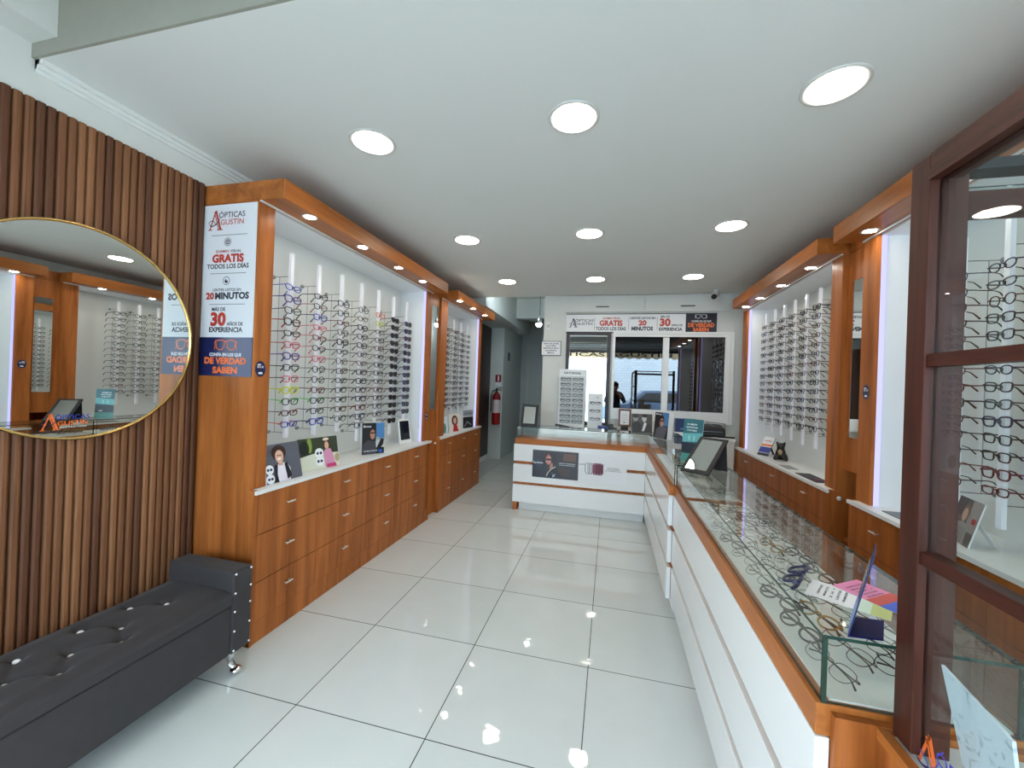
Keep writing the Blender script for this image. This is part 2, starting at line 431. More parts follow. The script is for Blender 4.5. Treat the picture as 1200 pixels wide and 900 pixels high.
def child(name, me, parent):
    o = bpy.data.objects.new(name, me); C.objects.link(o); o.parent = parent; return o
FM = {  # frame colours
    'black': plain((16, 16, 18), 0.3), 'dark grey': plain((60, 62, 68), 0.35), 'blue': plain((34, 58, 176), 0.3), 'purple': plain((88, 66, 140), 0.3),
    'red': plain((168, 28, 38), 0.3), 'pink': plain((214, 92, 116), 0.3), 'dark red': plain((92, 18, 28), 0.3), 'yellow': plain((206, 210, 30), 0.3),
    'brown': plain((74, 44, 30), 0.3), 'green': plain((70, 190, 60), 0.3), 'orange': plain((220, 84, 40), 0.3), 'white': plain((230, 230, 230), 0.3),
    'navy': plain((24, 28, 66), 0.3), 'silver': plain((120, 124, 126), 0.28, 1.0), 'gold': plain((168, 138, 84), 0.28, 1.0), 'gunmetal': plain((58, 60, 62), 0.3, 1.0)}
def eyeglasses(label, group, loc, rot, shape, col, tcol=None, folded=False, dark=False, parts=True, name='eyeglasses'):
    tcol = tcol or col; r = SHAPES[shape][3]; tr = max(0.0013, r * 0.8) if shape != 'shade' else 0.0026
    lm = M['dark_lens'] if dark else M['lens']; fold = 'folded' if folded else 'open'
    if parts:
        t = thing(name, label, 'sunglasses' if dark else 'eyeglasses', loc, rot, group)
        child('frame_front', mesh_of(('frame_front', shape, col), lambda: front_mb(shape, FM[col])), t)
        for s in (-1, 1):
            child('lens', mesh_of(('lens', shape, s, dark), lambda: lens_mb(shape, s, lm)), t)
            child('temple', mesh_of(('temple', s, fold, tr, tcol), lambda: temple_mb(s, folded, tr, FM[tcol], 0 if s < 0 else 1)), t)
        return t
    def whole():
        mb = front_mb(shape, FM[col])
        for s in (-1, 1):
            b = temple_mb(s, folded, tr, FM[tcol], 0 if s < 0 else 1); mb.raw(b.v, b.f, FM[tcol], True)
            b = lens_mb(shape, s, lm); mb.raw(b.v, b.f, lm)
        return mb
    o = bpy.data.objects.new(name, mesh_of(('eyeglasses', shape, col, tcol, fold, dark), whole)); C.objects.link(o)
    o.location = loc; o.rotation_euler = rot
    return tag(o, label, 'sunglasses' if dark else 'eyeglasses', group)

def rod(s, x, y, z0, z1, zb, backx, rows, label, group):
    """white display rod with nose rests, a bracket to the back panel and a thin support wire; s = -1 faces +X, s = 1 faces -X"""
    t = thing('display_rod', label, 'display rod', (x, y, z0), group=group)
    obj('rod_tube', MB().box(x - 0.009, x + 0.009, y - 0.0125, y + 0.0125, z0, z1, M['rod_white']), t)
    for z in (zb, rows[-1] - 0.055):
        b = MB(); b.tube([(x, y, z), (backx, y, z)], 0.0022, M['steel'], 6); b.lathe([(0, 0.0), (0.012, 0.0), (0.012, 0.012), (0, 0.012)], (backx - (0.012 if s > 0 else 0), y, z), M['steel'], 10, 'x'); obj('bracket', b, t)
    wx = x + (backx - x) * 0.62
    obj('support_wire', MB().tube([(wx, y, rows[-1] - 0.055), (wx, y, zb)], 0.0018, M['steel'], 5), t)
    for z in rows:
        c = child('nose_rest', mesh_of(('nose_rest',), lambda: MB().box(-0.0025, 0.0025, -0.0035, 0.0035, -0.007, 0.007, M['soft_black'])), t)
        c.location = (-s * 0.0142, 0, z - z0)
    return t

COLS = ['black', 'black', 'black', 'black', 'dark grey', 'brown', 'black', 'navy', 'dark red']
def fill_rods(s, x, backx, ys, z0s, z1, zb, rowz, case, group, colours=None, shades=(), parts=True, rodname='white display rod'):
    n = len(ys)
    for i, y in enumerate(ys):
        rows = [z for z in rowz if z > z0s[i] + 0.07]
        rod(s, x, y, z0s[i], z1, zb, backx, rows, '%s white display rod from the entrance end of %s' % (ORD[i], case), 'display rods in ' + case)
        for j, z in enumerate(rows):
            col, tc = random.choice(COLS), None
            sh = random.choice(['square', 'oval', 'narrow', 'square', 'bold', 'round'])
            dark = i in shades
            if colours and i in colours and j < len(colours[i]):
                col, tc = colours[i][j]
            if dark: sh = 'shade'
            kind = 'sunglasses' if dark else 'eyeglasses'
            lab = '%s-framed %s, %s down on the %s rod of %s' % (col.replace(' ', '-'), kind, ORD[j], ORD[i], case)
            jt = random.uniform(-0.03, 0.03)
            eyeglasses(lab, kind + ' in ' + case, (x - s * 0.0235, y + random.uniform(-0.003, 0.003), z), (random.uniform(-0.05, 0.05), random.uniform(-0.05, 0.05), s * PI / 2 + jt),
                       sh, col, tc, dark=dark, parts=parts, name=kind)

# ------------------------------------------------------------------ display cases
def bar_handle(p, axis, out, L=0.055):
    """small metal bar handle; axis = direction of the bar, out = away from the front"""
    mb = MB(); p = Vector(p); a = Vector(axis); o = Vector(out)
    for k in (-0.32, 0.32): mb.tube([p + a * L * k, p + a * L * k + o * 0.018], 0.0028, M['handle'], 6)
    mb.tube([p - a * L / 2 + o * 0.018, p + a * L / 2 + o * 0.018], 0.0048, M['handle'], 8)
    return mb
def case(s, fx, wallx, Y0, Y1, c0, c1, cols, rows, spots, label, spot_in, zc=2.322, pil=0.10, pil1=0.10, far_side=True, deckz=0.81, c_out=0.114):
    X = lambda a: s * a
    t = thing('display_case', label, 'display case', (X((fx + wallx) / 2), (Y0 + Y1) / 2, 0))
    W = M['wood']; bk = fx + 0.325
    pf = fx + 0.036
    for yy in (Y0, Y1 - 0.02):
        mb = MB(); mb.box(X(fx + 0.002), X(wallx - 0.002), yy, yy + 0.02, 0, deckz + 0.001, W); mb.box(X(pf + 0.0205), X(wallx - 0.002), yy, yy + 0.02, deckz + 0.001, zc, W); obj('side_panel', mb, t)
    obj('pilaster', bx(X(pf - 0.001), X(pf + 0.02), Y0 + 0.0, Y0 + pil, deckz + 0.0015, zc, W), t)
    obj('pilaster', bx(X(pf - 0.001), X(pf + 0.02), Y1 - pil1, Y1, deckz + 0.0015, zc, W), t)
    a, b = Y0 + pil, Y1 - pil1
    obj('back_panel', bx(X(bk), X(bk + 0.01), a, b, deckz, zc, M['back_white']), t)
    obj('inner_side', bx(X(pf + 0.02), X(bk), a - 0.008, a, deckz, zc, M['case_white']), t)
    obj('inner_side', bx(X(pf + 0.02), X(bk), b, b + 0.008, deckz, zc, M['case_white']), t)
    obj('inner_top', bx(X(pf + 0.02), X(bk), a, b, zc - 0.012, zc, M['case_white']), t)
    m = MB(); m.box(X(fx - 0.012), X(fx + 0.001), Y0 + 0.001, Y1 - 0.001, deckz - 0.02, deckz, M['white']); m.box(X(fx + 0.001), X(wallx - 0.004), Y0 + 0.0205, Y1 - 0.0205, deckz - 0.02, deckz, M['white']); obj('shelf', m, t)
    cn = obj('cornice', bx(X(fx - c_out), X(wallx - 0.001), c0, c1, zc, zc + 0.101, M['wood_h']), t, bevel=0.002)
    for y in spots:
        m = MB(); sx = X(fx - spot_in)
        m.lathe([(0.030, 0), (0.030, -0.002), (0.040, -0.003), (0.042, 0)], (sx, y, zc), M['ring'], 24)
        m.face([(sx + 0.030 * math.cos(q), y + 0.030 * math.sin(q), zc - 0.0018) for q in [-2 * PI * j / 20 for j in range(20)]], M['spot'])
        obj('spotlight', m, cn)
    obj('light_strip', bx(X(pf + 0.0205), X(pf + 0.0405), b - 0.010, b - 0.0005, deckz + 0.002, zc - 0.014, M['led']), t)
    obj('light_strip', bx(X(pf + 0.0205), X(pf + 0.0405), a + 0.0005, a + 0.010, deckz + 0.002, zc - 0.014, M['led']), t)
    obj('white_lip', bx(X(pf - 0.012), X(pf - 0.0015), Y0, Y1, zc - 0.008, zc - 0.0005, M['white']), t)
    obj('carcass', bx(X(fx + 0.021), X(wallx - 0.004), Y0 + 0.021, Y1 - 0.021, 0.02, deckz - 0.021, W), t)
    obj('plinth', bx(X(fx + 0.006), X(fx + 0.020), Y0, Y1, 0, rows[-1] - 0.003, W), t)
    for i in range(len(cols) - 1):
        for j in range(len(rows) - 1):
            y0, y1, z1, z0 = cols[i] + 0.0022, cols[i + 1] - 0.0022, rows[j] - 0.0022, rows[j + 1] + 0.0022
            d = obj('drawer', bx(X(fx), X(fx + 0.019), y0, y1, z0, z1, W), t)
            obj('knob', bar_handle((X(fx - 0.0005), (y0 + y1) / 2, (z0 + z1) / 2 + 0.02), (0, 1, 0), (-s, 0, 0)), d)
    return t
case(-1, 1.764, 2.166, 1.705, 3.80, 1.705, 3.84, [1.707, 2.171, 2.713, 3.23, 3.72], [0.788, 0.573, 0.324, 0.118], [1.938, 2.44, 2.928, 3.355],
     'long cherry wood display case with the tall white and navy banner on its side', 0.07, pil=0.10, pil1=0.107)
case(-1, 1.764, 2.166, 4.03, 5.43, 4.13, 5.55, [4.05, 4.51, 4.97, 5.42], [0.80, 0.60, 0.36, 0.02], [4.21, 4.653, 5.123],
     'shorter cherry wood display case beside the dark corridor door', 0.10, pil=0.17, pil1=0.07)
caseCobj = case(1, 1.38, 1.798, 2.985, 4.96, 2.975, 4.82, [3.0, 3.589, 4.138, 4.95], [0.79, 0.598, 0.34, 0.1], [3.288, 3.798, 4.287, 4.70],
     'cherry wood display case on the counter side holding the black dog figurine', 0.02, pil=0.13, pil1=0.13, c_out=0.115)
case(1, 1.38, 1.798, 0.96, 2.765, 0.96, 2.79, [0.97, 1.42, 1.87, 2.26, 2.755], [0.79, 0.57, 0.33, 0.1], [1.5, 2.05, 2.594],
     'cherry wood display case seen behind the brown framed glass showcase', 0.03, pil=0.10, pil1=0.12)

kb = MB().lathe([(0.006, 0), (0.006, 0.008), (0.013, 0.012), (0.014, 0.02), (0.0, 0.024)], (0, 0, 0), M['white'], 14, 'y')
for i, v in enumerate(kb.v): kb.v[i] = Vector((1.43 + v.x, 2.9848 - v.y, 0.764 + v.z))
obj('knob', kb, caseCobj)
caseA, caseB, caseC, caseD = 'the bannered case', 'the corridor case', 'the dog figurine case', 'the case behind the showcase'
rowA = [1.957 - 0.0702 * k for k in range(14)]
colA = {0: [('blue', None), ('purple', None), ('dark grey', None), ('black', 'red'), ('black', 'dark red'), ('pink', 'red'), ('purple', None), ('black', None), ('pink', 'dark grey'), ('yellow', None), ('black', 'green'), ('dark red', None), ('blue', 'orange'), ('black', 'yellow')],
        1: [('black', None), ('black', 'red'), ('blue', 'black'), ('pink', None), ('dark red', 'pink'), ('black', 'pink'), ('pink', None), ('black', None), ('black', 'dark red'), ('dark red', None), ('black', 'green'), ('dark grey', None), ('blue', 'navy'), ('navy', 'black')],
        4: [('orange', 'white'), ('yellow', 'white')]}
fill_rods(-1, -1.95, -2.088, [2.093 + 0.242 * k for k in range(7)], [1.03, 1.02, 1.02, 0.915, 1.03, 0.915, 1.02], 2.175, 2.032, rowA, caseA, 'A', colA, shades=(5, 6))
rowC = [2.095 - 0.0725 * k for k in range(14)]
fill_rods(1, 1.55, 1.704, [3.567 + 0.2186 * k for k in range(6)], [1.0, 1.0, 1.01, 1.03, 1.04, 1.06], 2.242, 2.15, rowC, caseC, 'C')
rowD = [1.965 - 0.0705 * k for k in range(14)]
fill_rods(1, 1.55, 1.704, [1.83, 2.05, 2.275], [0.90, 0.90, 0.92], 2.155, 2.05, rowD, caseD, 'D')
rowB = [2.05 - 0.0715 * k for k in range(14)]
fill_rods(-1, -1.95, -2.088, [4.52, 4.768, 5.01, 5.25], [1.03, 1.03, 1.03, 1.03], 2.21, 2.12, rowB, caseB, 'B', parts=False)

# panels with narrow mirrors between the cases
def mirror_panel(s, x, y0, y1, m0, m1, z0, mz0, mz1, label, knob, h0, h1):
    t = thing('slim_mirror', label, 'wall mirror', (s * x, (y0 + y1) / 2, z0))
    obj('board', bx(s * x, s * (x + 0.018), y0, y1, z0, 2.318, M['wood']), t); obj('header', bx(s * x, s * (x + 0.018), h0, h1, 2.3226, 2.42, M['wood']), t)
    obj('mirror_glass', bx(s * (x - 0.002), s * (x + 0.002), m0, m1, mz0, mz1, M['mirror']), t)
    f = MB(); w = 0.006
    f.box(s * (x - 0.004), s * x, m0 - w, m0, mz0 - w, mz1 + w, M['wood']); f.box(s * (x - 0.004), s * x, m1, m1 + w, mz0 - w, mz1 + w, M['wood'])
    f.box(s * (x - 0.004), s * x, m0, m1, mz1, mz1 + w, M['wood']); f.box(s * (x - 0.004), s * x, m0, m1, mz0 - w, mz0, M['wood'])
    obj('mirror_surround', f, t)
    if knob:
        k = MB().lathe([(0.006, 0), (0.006, 0.008), (0.013, 0.012), (0.014, 0.02), (0.0, 0.024)], (0, 0, 0), M['white'], 14, 'x')
        for i, v in enumerate(k.v): k.v[i] = Vector((s * x - s * v.x, v.y + knob[0], v.z + knob[1]))
        obj('knob', k, t)
    return t
mirror_panel(-1, 1.82, 3.803, 4.027, 3.835, 3.985, 0.0, 1.12, 2.21, 'narrow wood panel with a slim mirror between the two cherry cases', (4.0, 0.75), 3.843, 4.127)
mirror_panel(1, 1.45, 2.768, 2.982, 2.79, 2.93, 0.95, 1.16, 2.13, 'narrow wood panel with a slim mirror on the counter side', None, 2.793, 2.972)
mb = MB(); mb.box(1.47, 1.79, 2.768, 2.983, 0.50, 0.52, M['wood']); mb.box(1.77, 1.79, 2.768, 2.983, 0, 0.95, M['wood'])
single('niche_shelf', mb, 'open wooden niche with a shelf beneath the slim mirror on the counter side', 'shelf')

# round navy stickers
def sticker(x, y, z, s, label):
    t = thing('round_sticker', label, 'sticker', (x, y, z), group='round navy stickers on wooden pilasters')
    F = Frame((x, y, z), (0, s, 0), (0, 0, 1)); mb = MB()
    mb.oval(F, 0, 0, 0.033, 0.042, M['navy'], 0.0008, 24); obj('disc', mb, t)
    g = MB(); g.text(F, 'BLUE', 0, 0.006, 0.010, 0.04, M['paper'], 0.0013, 0.03); g.oval(F, 0, -0.022, 0.014, 0.006, M['paper'], 0.0013); g.oval(F, -0.008, 0.022, 0.012, 0.004, M['paper'], 0.0013)
    obj('printed_mark', g, t)
sticker(-1.799, 1.745, 1.445, 1, 'round navy sticker beside the banner on the first pilaster')
sticker(-1.799, 3.75, 1.06, 1, 'round navy sticker on the far pilaster of the bannered case')
sticker(1.4145, 2.70, 1.44, -1, 'round navy sticker on the wood pilaster at the counter side')

# ------------------------------------------------------------------ logo, banner, sign
def logo(mb, F, a, b, k, cA, cS, cT1, cT2, h, tw=1.0):
    """letter A with an eye-shaped swoosh and the two words; k = height of the A, (a, b) its lower left"""
    def st(x0, y0, x1, y1, w, m): mb.band(F, [(a + x0 * k, b + y0 * k), (a + x1 * k, b + y1 * k)], w * k, m, h)
    st(0.10, 0.02, 0.46, 1.0, 0.075, cA)
    st(0.46, 1.0, 0.78, 0.02, 0.11, cA); st(0.37, 0.93, 0.66, 0.02, 0.05, cA)
    for x0, x1 in ((0.0, 0.24), (0.56, 0.92)): mb.rect(F, a + x0 * k, b, a + x1 * k, b + 0.05 * k, cA, h)
    P = [(0.02, 0.36), (0.10, 0.46), (0.24, 0.50), (0.38, 0.43), (0.46, 0.33), (0.38, 0.24), (0.24, 0.20), (0.12, 0.26), (0.08, 0.34)]
    mb.band(F, [(a + x * k, b + y * k) for x, y in P], 0.035 * k, cS, h + 0.0004)
    P = [(0.12, 0.24), (0.30, 0.22), (0.50, 0.30), (0.66, 0.46), (0.74, 0.66)]
    mb.band(F, [(a + x * k, b + y * k) for x, y in P], [0.02 * k, 0.05 * k, 0.06 * k, 0.05 * k, 0.02 * k], cS, h + 0.0004)
    mb.text(F, 'ÓPTICAS', a + (0.66 + 0.82 * tw) * k, b + 0.62 * k, 0.28 * k, 1.64 * k * tw, cT1, h, 0.008)
    mb.text(F, 'GUSTÍN', a + (0.78 + 0.72 * tw) * k, b + 0.26 * k, 0.27 * k, 1.44 * k * tw, cT2, h, 0.008)
def glasses_icon(mb, F, a, b, w, m, h):
    r = w * 0.19
    for s in (-1, 1):
        mb.band(F, [(a + s * w * 0.25 + x * r * 1.12, b + z * r) for x, z in [(-0.95, 0.8), (0, 0.95), (0.95, 0.8), (0.9, -0.2), (0.55, -0.85), (-0.2, -0.95), (-0.75, -0.5)]], w * 0.035, m, h, True)
        mb.band(F, [(a + s * w * 0.46, b + r * 0.8), (a + s * w * 0.50, b + r * 0.5), (a + s * w * 0.47, b - r * 0.2), (a + s * w * 0.5, b - r * 0.9)], w * 0.03, m, h)
    mb.band(F, [(a - w * 0.06, b + r * 0.5), (a, b + r * 0.7), (a + w * 0.06, b + r * 0.5)], w * 0.035, m, h)
H = 0.912; Wd = 0.347
t = thing('banner', 'tall white and navy shop banner on the side of the first cherry case', 'banner', (-1.985, 1.704, 1.40))
F = Frame((-2.158, 1.7045, 1.40), (1, 0, 0), (0, 0, 1))
V = lambda d: H - d
mb = MB(); mb.box(-2.158, -1.811, 1.7018, 1.7045, 1.40 + V(0.706), 1.40 + H, M['paper']); obj('white_panel', mb, t)
mb = MB(); mb.box(-2.158, -1.811, 1.7018, 1.7045, 1.40, 1.40 + V(0.706), M['navy']); obj('navy_panel', mb, t)
F = Frame((-2.158, 1.7015, 1.40), (1, 0, 0), (0, 0, 1))   # faces -Y
c = Wd / 2; h = 0.0
mb = MB(); logo(mb, F, 0.03, V(0.135), 0.105, M['rust'], M['ink'], M['ink'], M['rust'], h); obj('logo', mb, t)
mb = MB()
for v in (0.163, 0.367, 0.531): mb.rect(F, 0.055, V(v) - 0.0012, 0.29, V(v) + 0.0012, M['ink'], h)
mb.ring(F, c - 0.01, V(0.200), 0.021, 0.021, 0.003, M['ink'], h); mb.ring(F, c - 0.01, V(0.200), 0.011, 0.011, 0.006, M['ink'], h); mb.oval(F, c - 0.01, V(0.2), 0.004, 0.004, M['ink'], h)
mb.ring(F, c - 0.01, V(0.406), 0.021, 0.021, 0.003, M['ink'], h); mb.oval(F, c - 0.01, V(0.408), 0.011, 0.011, M['ink'], h); mb.poly(F, [(c - 0.01, V(0.406)), (c + 0.002, V(0.406)), (c + 0.002, V(0.394)), (c - 0.01, V(0.394))], M['paper'], h + 0.0004)
obj('icons', mb, t)
mb = MB()
mb.text(F, 'EXÁMEN', c - 0.043, V(0.256), 0.014, 0.086, M['rust'], h); mb.text(F, 'VISUAL', c + 0.045, V(0.256), 0.014, 0.072, M['ink'], h)
mb.text(F, 'GRATIS', c - 0.005, V(0.306), 0.040, 0.208, M['rust'], h, 0.05); mb.text(F, 'TODOS LOS DÍAS', c - 0.005, V(0.340), 0.023, 0.275, M['ink'], h, 0.03)
obj('lettering', mb, t); mb = MB()
mb.text(F, 'LENTES LISTOS EN', c - 0.005, V(0.461), 0.014, 0.185, M['ink'], h); mb.text(F, '20', c - 0.115, V(0.502), 0.033, 0.055, M['rust'], h, 0.05); mb.text(F, 'MINUTOS', c + 0.03, V(0.502), 0.033, 0.222, M['ink'], h, 0.05)
obj('lettering', mb, t); mb = MB()
mb.text(F, 'MÁS DE', c - 0.055, V(0.566), 0.018, 0.09, M['ink'], h, 0.035); mb.text(F, '30', c - 0.055, V(0.642), 0.066, 0.102, M['rust'], h, 0.05); mb.text(F, 'AÑOS DE', c + 0.055, V(0.644), 0.018, 0.105, M['ink'], h, 0.035)
mb.text(F, 'EXPERIENCIA', c - 0.003, V(0.678), 0.025, 0.222, M['ink'], h, 0.04)
obj('lettering', mb, t); mb = MB()
mb.text(F, 'CONFÍA EN LOS QUE', c, V(0.806), 0.016, 0.21, M['paper'], h, 0.04); mb.text(F, 'DE VERDAD', c, V(0.846), 0.032, 0.275, M['orange'], h, 0.05); mb.text(F, 'SABEN', c, V(0.896), 0.032, 0.162, M['orange'], h, 0.05)
obj('lettering', mb, t)
mb = MB(); glasses_icon(mb, F, c, V(0.747), 0.145, M['orange'], h); obj('spectacles_emblem', mb, t)

SX0, SX1, SZ0, SZ1 = -0.580, 1.198, 2.117, 2.337
t = thing('shop_sign', 'long white and navy shop sign on the back wall above the windows', 'sign', (0.31, 5.19, 2.117))
ux = lambda p: (p - 108) / 982.0 * (SX1 - SX0); vz = lambda p: (247 - p) / 97.0 * (SZ1 - SZ0)
nv = SX0 + ux(900)
obj('white_panel', bx(SX0, nv, 5.185, 5.199, SZ0, SZ1, M['paper']), t); obj('navy_panel', bx(nv, SX1, 5.185, 5.199, SZ0, SZ1, plain((12, 15, 34), 0.35)), t)
mb = MB(); mb.box(SX0, SX1, 5.180, 5.199, SZ0 - 0.008, SZ0, M['soft_black']); mb.box(SX0, SX1, 5.180, 5.199, SZ1, SZ1 + 0.008, M['soft_black']); obj('edge_strip', mb, t)
F = Frame((SX0, 5.1845, SZ0), (1, 0, 0), (0, 0, 1)); h = 0.0
mb = MB(); logo(mb, F, ux(130), vz(222), 0.115, M['ink'], M['ink'], M['ink'], M['ink'], h, 1.22); obj('logo', mb, t)
mb = MB()
def tx(b_, x0, x1, yc, hp, m, bo=0.03): mb.text(F, b_, (ux(x0) + ux(x1)) / 2, vz(yc + hp / 2), hp / 97 * 0.22, ux(x1) - ux(x0), M[m], h, bo)
tx('EXÁMEN VISUAL', 362, 480, 172, 11, 'rust'); tx('GRATIS', 340, 495, 198, 28, 'rust', 0.05); tx('TODOS LOS DÍAS', 315, 518, 229, 18, 'ink', 0.03)
obj('lettering', mb, t); mb = MB()
tx('LENTES LISTOS EN', 546, 708, 171, 11, 'ink'); tx('20', 600, 652, 197, 26, 'rust', 0.05); tx('MINUTOS', 555, 695, 228, 20, 'ink', 0.05)
obj('lettering', mb, t); mb = MB()
tx('MÁS DE', 742, 800, 164, 10, 'ink'); tx('30', 737, 806, 194, 38, 'rust', 0.05); tx('AÑOS DE', 810, 880, 210, 10, 'ink'); tx('EXPERIENCIA', 733, 880, 231, 16, 'ink', 0.04)
obj('lettering', mb, t); mb = MB()
tx('CONFÍA EN LOS QUE', 935, 1055, 189, 9, 'paper'); tx('DE VERDAD', 915, 1075, 209, 20, 'orange', 0.05); tx('SABEN', 946, 1042, 233, 18, 'orange', 0.05)
obj('lettering', mb, t); mb = MB()
for p in (305, 535, 720): mb.rect(F, ux(p), vz(235), ux(p + 2), vz(165), M['ink'], h)
obj('divider', mb, t)
mb = MB(); glasses_icon(mb, F, ux(993), vz(164), 0.13, M['paper'], h); obj('spectacles_emblem', mb, t)

# ------------------------------------------------------------------ round mirror
MX, MY, MZ, MR = -2.1425, 1.185, 1.5615, 0.434
t = thing('wall_mirror', 'large round mirror with a thin brass rim on the slatted panel', 'mirror', (-2.142, MY, MZ - MR))
mb = MB(); n = 96; ring = [(math.cos(2 * PI * j / n), math.sin(2 * PI * j / n)) for j in range(n)]
mb.face([(-2.118, MY + c_ * MR, MZ + s_ * MR) for c_, s_ in ring], M['mirror']); obj('mirror_glass', mb, t)
mb = MB().lathe([(MR - 0.004, 0.0), (MR + 0.006, 0.0), (MR + 0.006, 0.032), (MR - 0.001, 0.032), (MR - 0.004, 0.026), (MR - 0.004, 0)], (-2.1425, MY, MZ), M['brass'], 96, 'x'); obj('rim', mb, t)
F = Frame((-2.1175, 1.066, 1.165), (0, 1, 0), (0, 0, 1))
mb = MB(); logo(mb, F, 0.0, 0.0, 0.066, M['orange'], M['navy'], plain((36, 52, 150), 0.4), M['orange'], 0.0); mb.text(F, 'SALUD VISUAL Y ESTILO', 0.10, 0.007, 0.005, 0.085, M['paper'], 0.0)
obj('logo_sticker', mb, t)

# ------------------------------------------------------------------ tufted bench
t = thing('bench', 'black velvet tufted storage bench with crystal buttons below the round mirror', 'bench', (-1.845, 0.6, 0))
V_ = M['velvet']
obj('body', bx(-2.04, -1.655, -0.52, 1.497, 0.12, 0.345, V_), t, bevel=0.006)
obj('armrest', bx(-2.04, -1.648, 1.498, 1.597, 0.12, 0.50, V_), t, bevel=0.008)
obj('armrest', bx(-2.04, -1.648, -0.62, -0.522, 0.12, 0.50, V_), t, bevel=0.008)
btn = [(-1.855, 1.361), (-1.961, 1.29), (-1.851, 1.19), (-1.753, 1.129), (-1.959, 1.123), (-1.839, 1.03), (-1.753, 0.953), (-1.962, 0.952), (-1.855, 0.874), (-1.753, 0.78), (-1.96, 0.76), (-1.855, 0.70)]
mb = MB(); nx, ny = 46, 220; xs = [-2.045 + 0.397 * i / nx for i in range(nx + 1)]; ys = [-0.52 + 2.015 * j / ny for j in range(ny + 1)]
def cz(x, y):
    ex = min(x + 2.045, -1.648 - x); z = 0.402 + 0.012 * min(1, max(0, ex) / 0.06)
    z -= 0.016 * max(0.0, 1 - max(0, ex) / 0.016) ** 2
    for bx_, by_ in btn:
        d2 = (x - bx_) ** 2 + (y - by_) ** 2
        if d2 < 0.03: z -= 0.020 * math.exp(-d2 / 0.0005) + 0.009 * math.exp(-d2 / 0.004)
    for i, (ax, ay) in enumerate(btn):
        for bx_, by_ in btn[i + 1:]:
            L2 = (bx_ - ax) ** 2 + (by_ - ay) ** 2
            if L2 < 0.019:
                u = max(0, min(1, ((x - ax) * (bx_ - ax) + (y - ay) * (by_ - ay)) / L2)); d2 = (x - ax - u * (bx_ - ax)) ** 2 + (y - ay - u * (by_ - ay)) ** 2
                z -= 0.008 * math.exp(-d2 / 0.00010)
    return z
vs = [(x, y, cz(x, y)) for y in ys for x in xs]; fs = []
for j in range(ny):
    for i in range(nx): a = j * (nx + 1) + i; fs.append((a, a + 1, a + nx + 2, a + nx + 1))
mb.raw(vs, fs, V_, True)
b0 = len(mb.v)
rimi = [i for i in range(nx + 1)] + [j * (nx + 1) + nx for j in range(1, ny + 1)] + [ny * (nx + 1) + i for i in range(nx - 1, -1, -1)] + [j * (nx + 1) for j in range(ny - 1, 0, -1)]
top = [Vector(vs[i]) for i in rimi]; bot = [Vector((v.x, v.y, 0.352)) for v in top]; k = len(top)
mb.raw(top + bot, [(i, k + i, k + (i + 1) % k, (i + 1) % k) for i in range(k)], V_)
sc = obj('cushion', mb, t)
for x, y in btn:
    m = MB().ball((x, y, cz(x, y) + 0.012), 0.0115, M['crystal'], 8, 5, (1, 1, 0.8)); obj('button', m, sc)
for yy, zs in ((1.508, (0.488, 0.40, 0.315, 0.225, 0.135)), (1.588, (0.488, 0.405, 0.325, 0.23, 0.135))):
    for z in zs: obj('stud', MB().ball((-1.6465, yy, z), 0.005, M['crystal'], 8, 4), t)
for yy in (1.55, -0.57, 0.5):
    for xx, dx in ((-1.70, 1), (-2.0, -1)):
        if yy == 0.5 and dx < 0: continue
        m = MB().tube([(xx - 0.02 * dx, yy, 0.12), (xx - 0.015 * dx, yy, 0.075), (xx - 0.005 * dx, yy, 0.04), (xx + 0.02 * dx, yy, 0.018)], 0.02, M['chrome'], 10, radii=[0.030, 0.022, 0.015, 0.014])
        m.ball((xx + 0.025 * dx, yy, 0.016), 0.024, M['chrome'], 12, 8, (1.1, 1.1, 0.68)); obj('foot', m, t)

# ------------------------------------------------------------------ glass counters
GW, GE = M['gloss_white'], M['glass_edge']
Gz0, Gz1 = 0.808, 0.94
def long_counter(name, label, xf, xb, y0, y1, end_near, end_far, glassx):
    t = thing(name, label, 'counter', ((xf + xb) / 2, (y0 + y1) / 2, 0))
    obj('body', bx(xf + 0.026, xb, y0 + 0.002, y1 - 0.002, 0.09, 0.745, M['wood']), t)
    obj('kickboard', bx(xf + 0.05, xb - 0.03, y0 + 0.02, y1 - 0.02, 0.0, 0.09, M['white']), t)
    for z0, z1 in ((0.553, 0.745), (0.320, 0.520), (0.092, 0.289)): obj('front_panel', bx(xf, xf + 0.025, y0 - 0.004, y1, z0, z1, GW), t, bevel=0.0015)
    obj('top_trim', bx(xf + 0.002, xb, y0, y1, 0.746, Gz0, M['wood_h']), t, bevel=0.0015)
    obj('tray', bx(xf + 0.03, xb - 0.014, y0 + 0.014, y1 - 0.014, Gz0, Gz0 + 0.004, plain((244, 247, 243), 0.5)), t)
    G = M['glass']
    def pane(nm, a, big):
        obj(nm, MB().box(*a, G, GE, big), t)
    pane('front_glass', (glassx, glassx + 0.006, y0 + 0.004, y1 - 0.004, Gz0 + 0.0005, Gz1 - 0.0065), 'x')
    pane('back_glass', (xb - 0.012, xb - 0.006, y0 + 0.004, y1 - 0.004, Gz0 + 0.0005, Gz1 - 0.0065), 'x')
    if end_near: pane('end_glass', (glassx + 0.007, xb - 0.013, y0 + 0.004, y0 + 0.010, Gz0 + 0.0005, Gz1 - 0.0065), 'y')
    if end_far: pane('end_glass', (glassx + 0.007, xb - 0.013, y1 - 0.010, y1 - 0.004, Gz0 + 0.0005, Gz1 - 0.0065), 'y')
    pane('top_glass', (glassx, xb - 0.006, y0 + 0.004, y1 - 0.004, Gz1 - 0.006, Gz1), 'z')
    return t
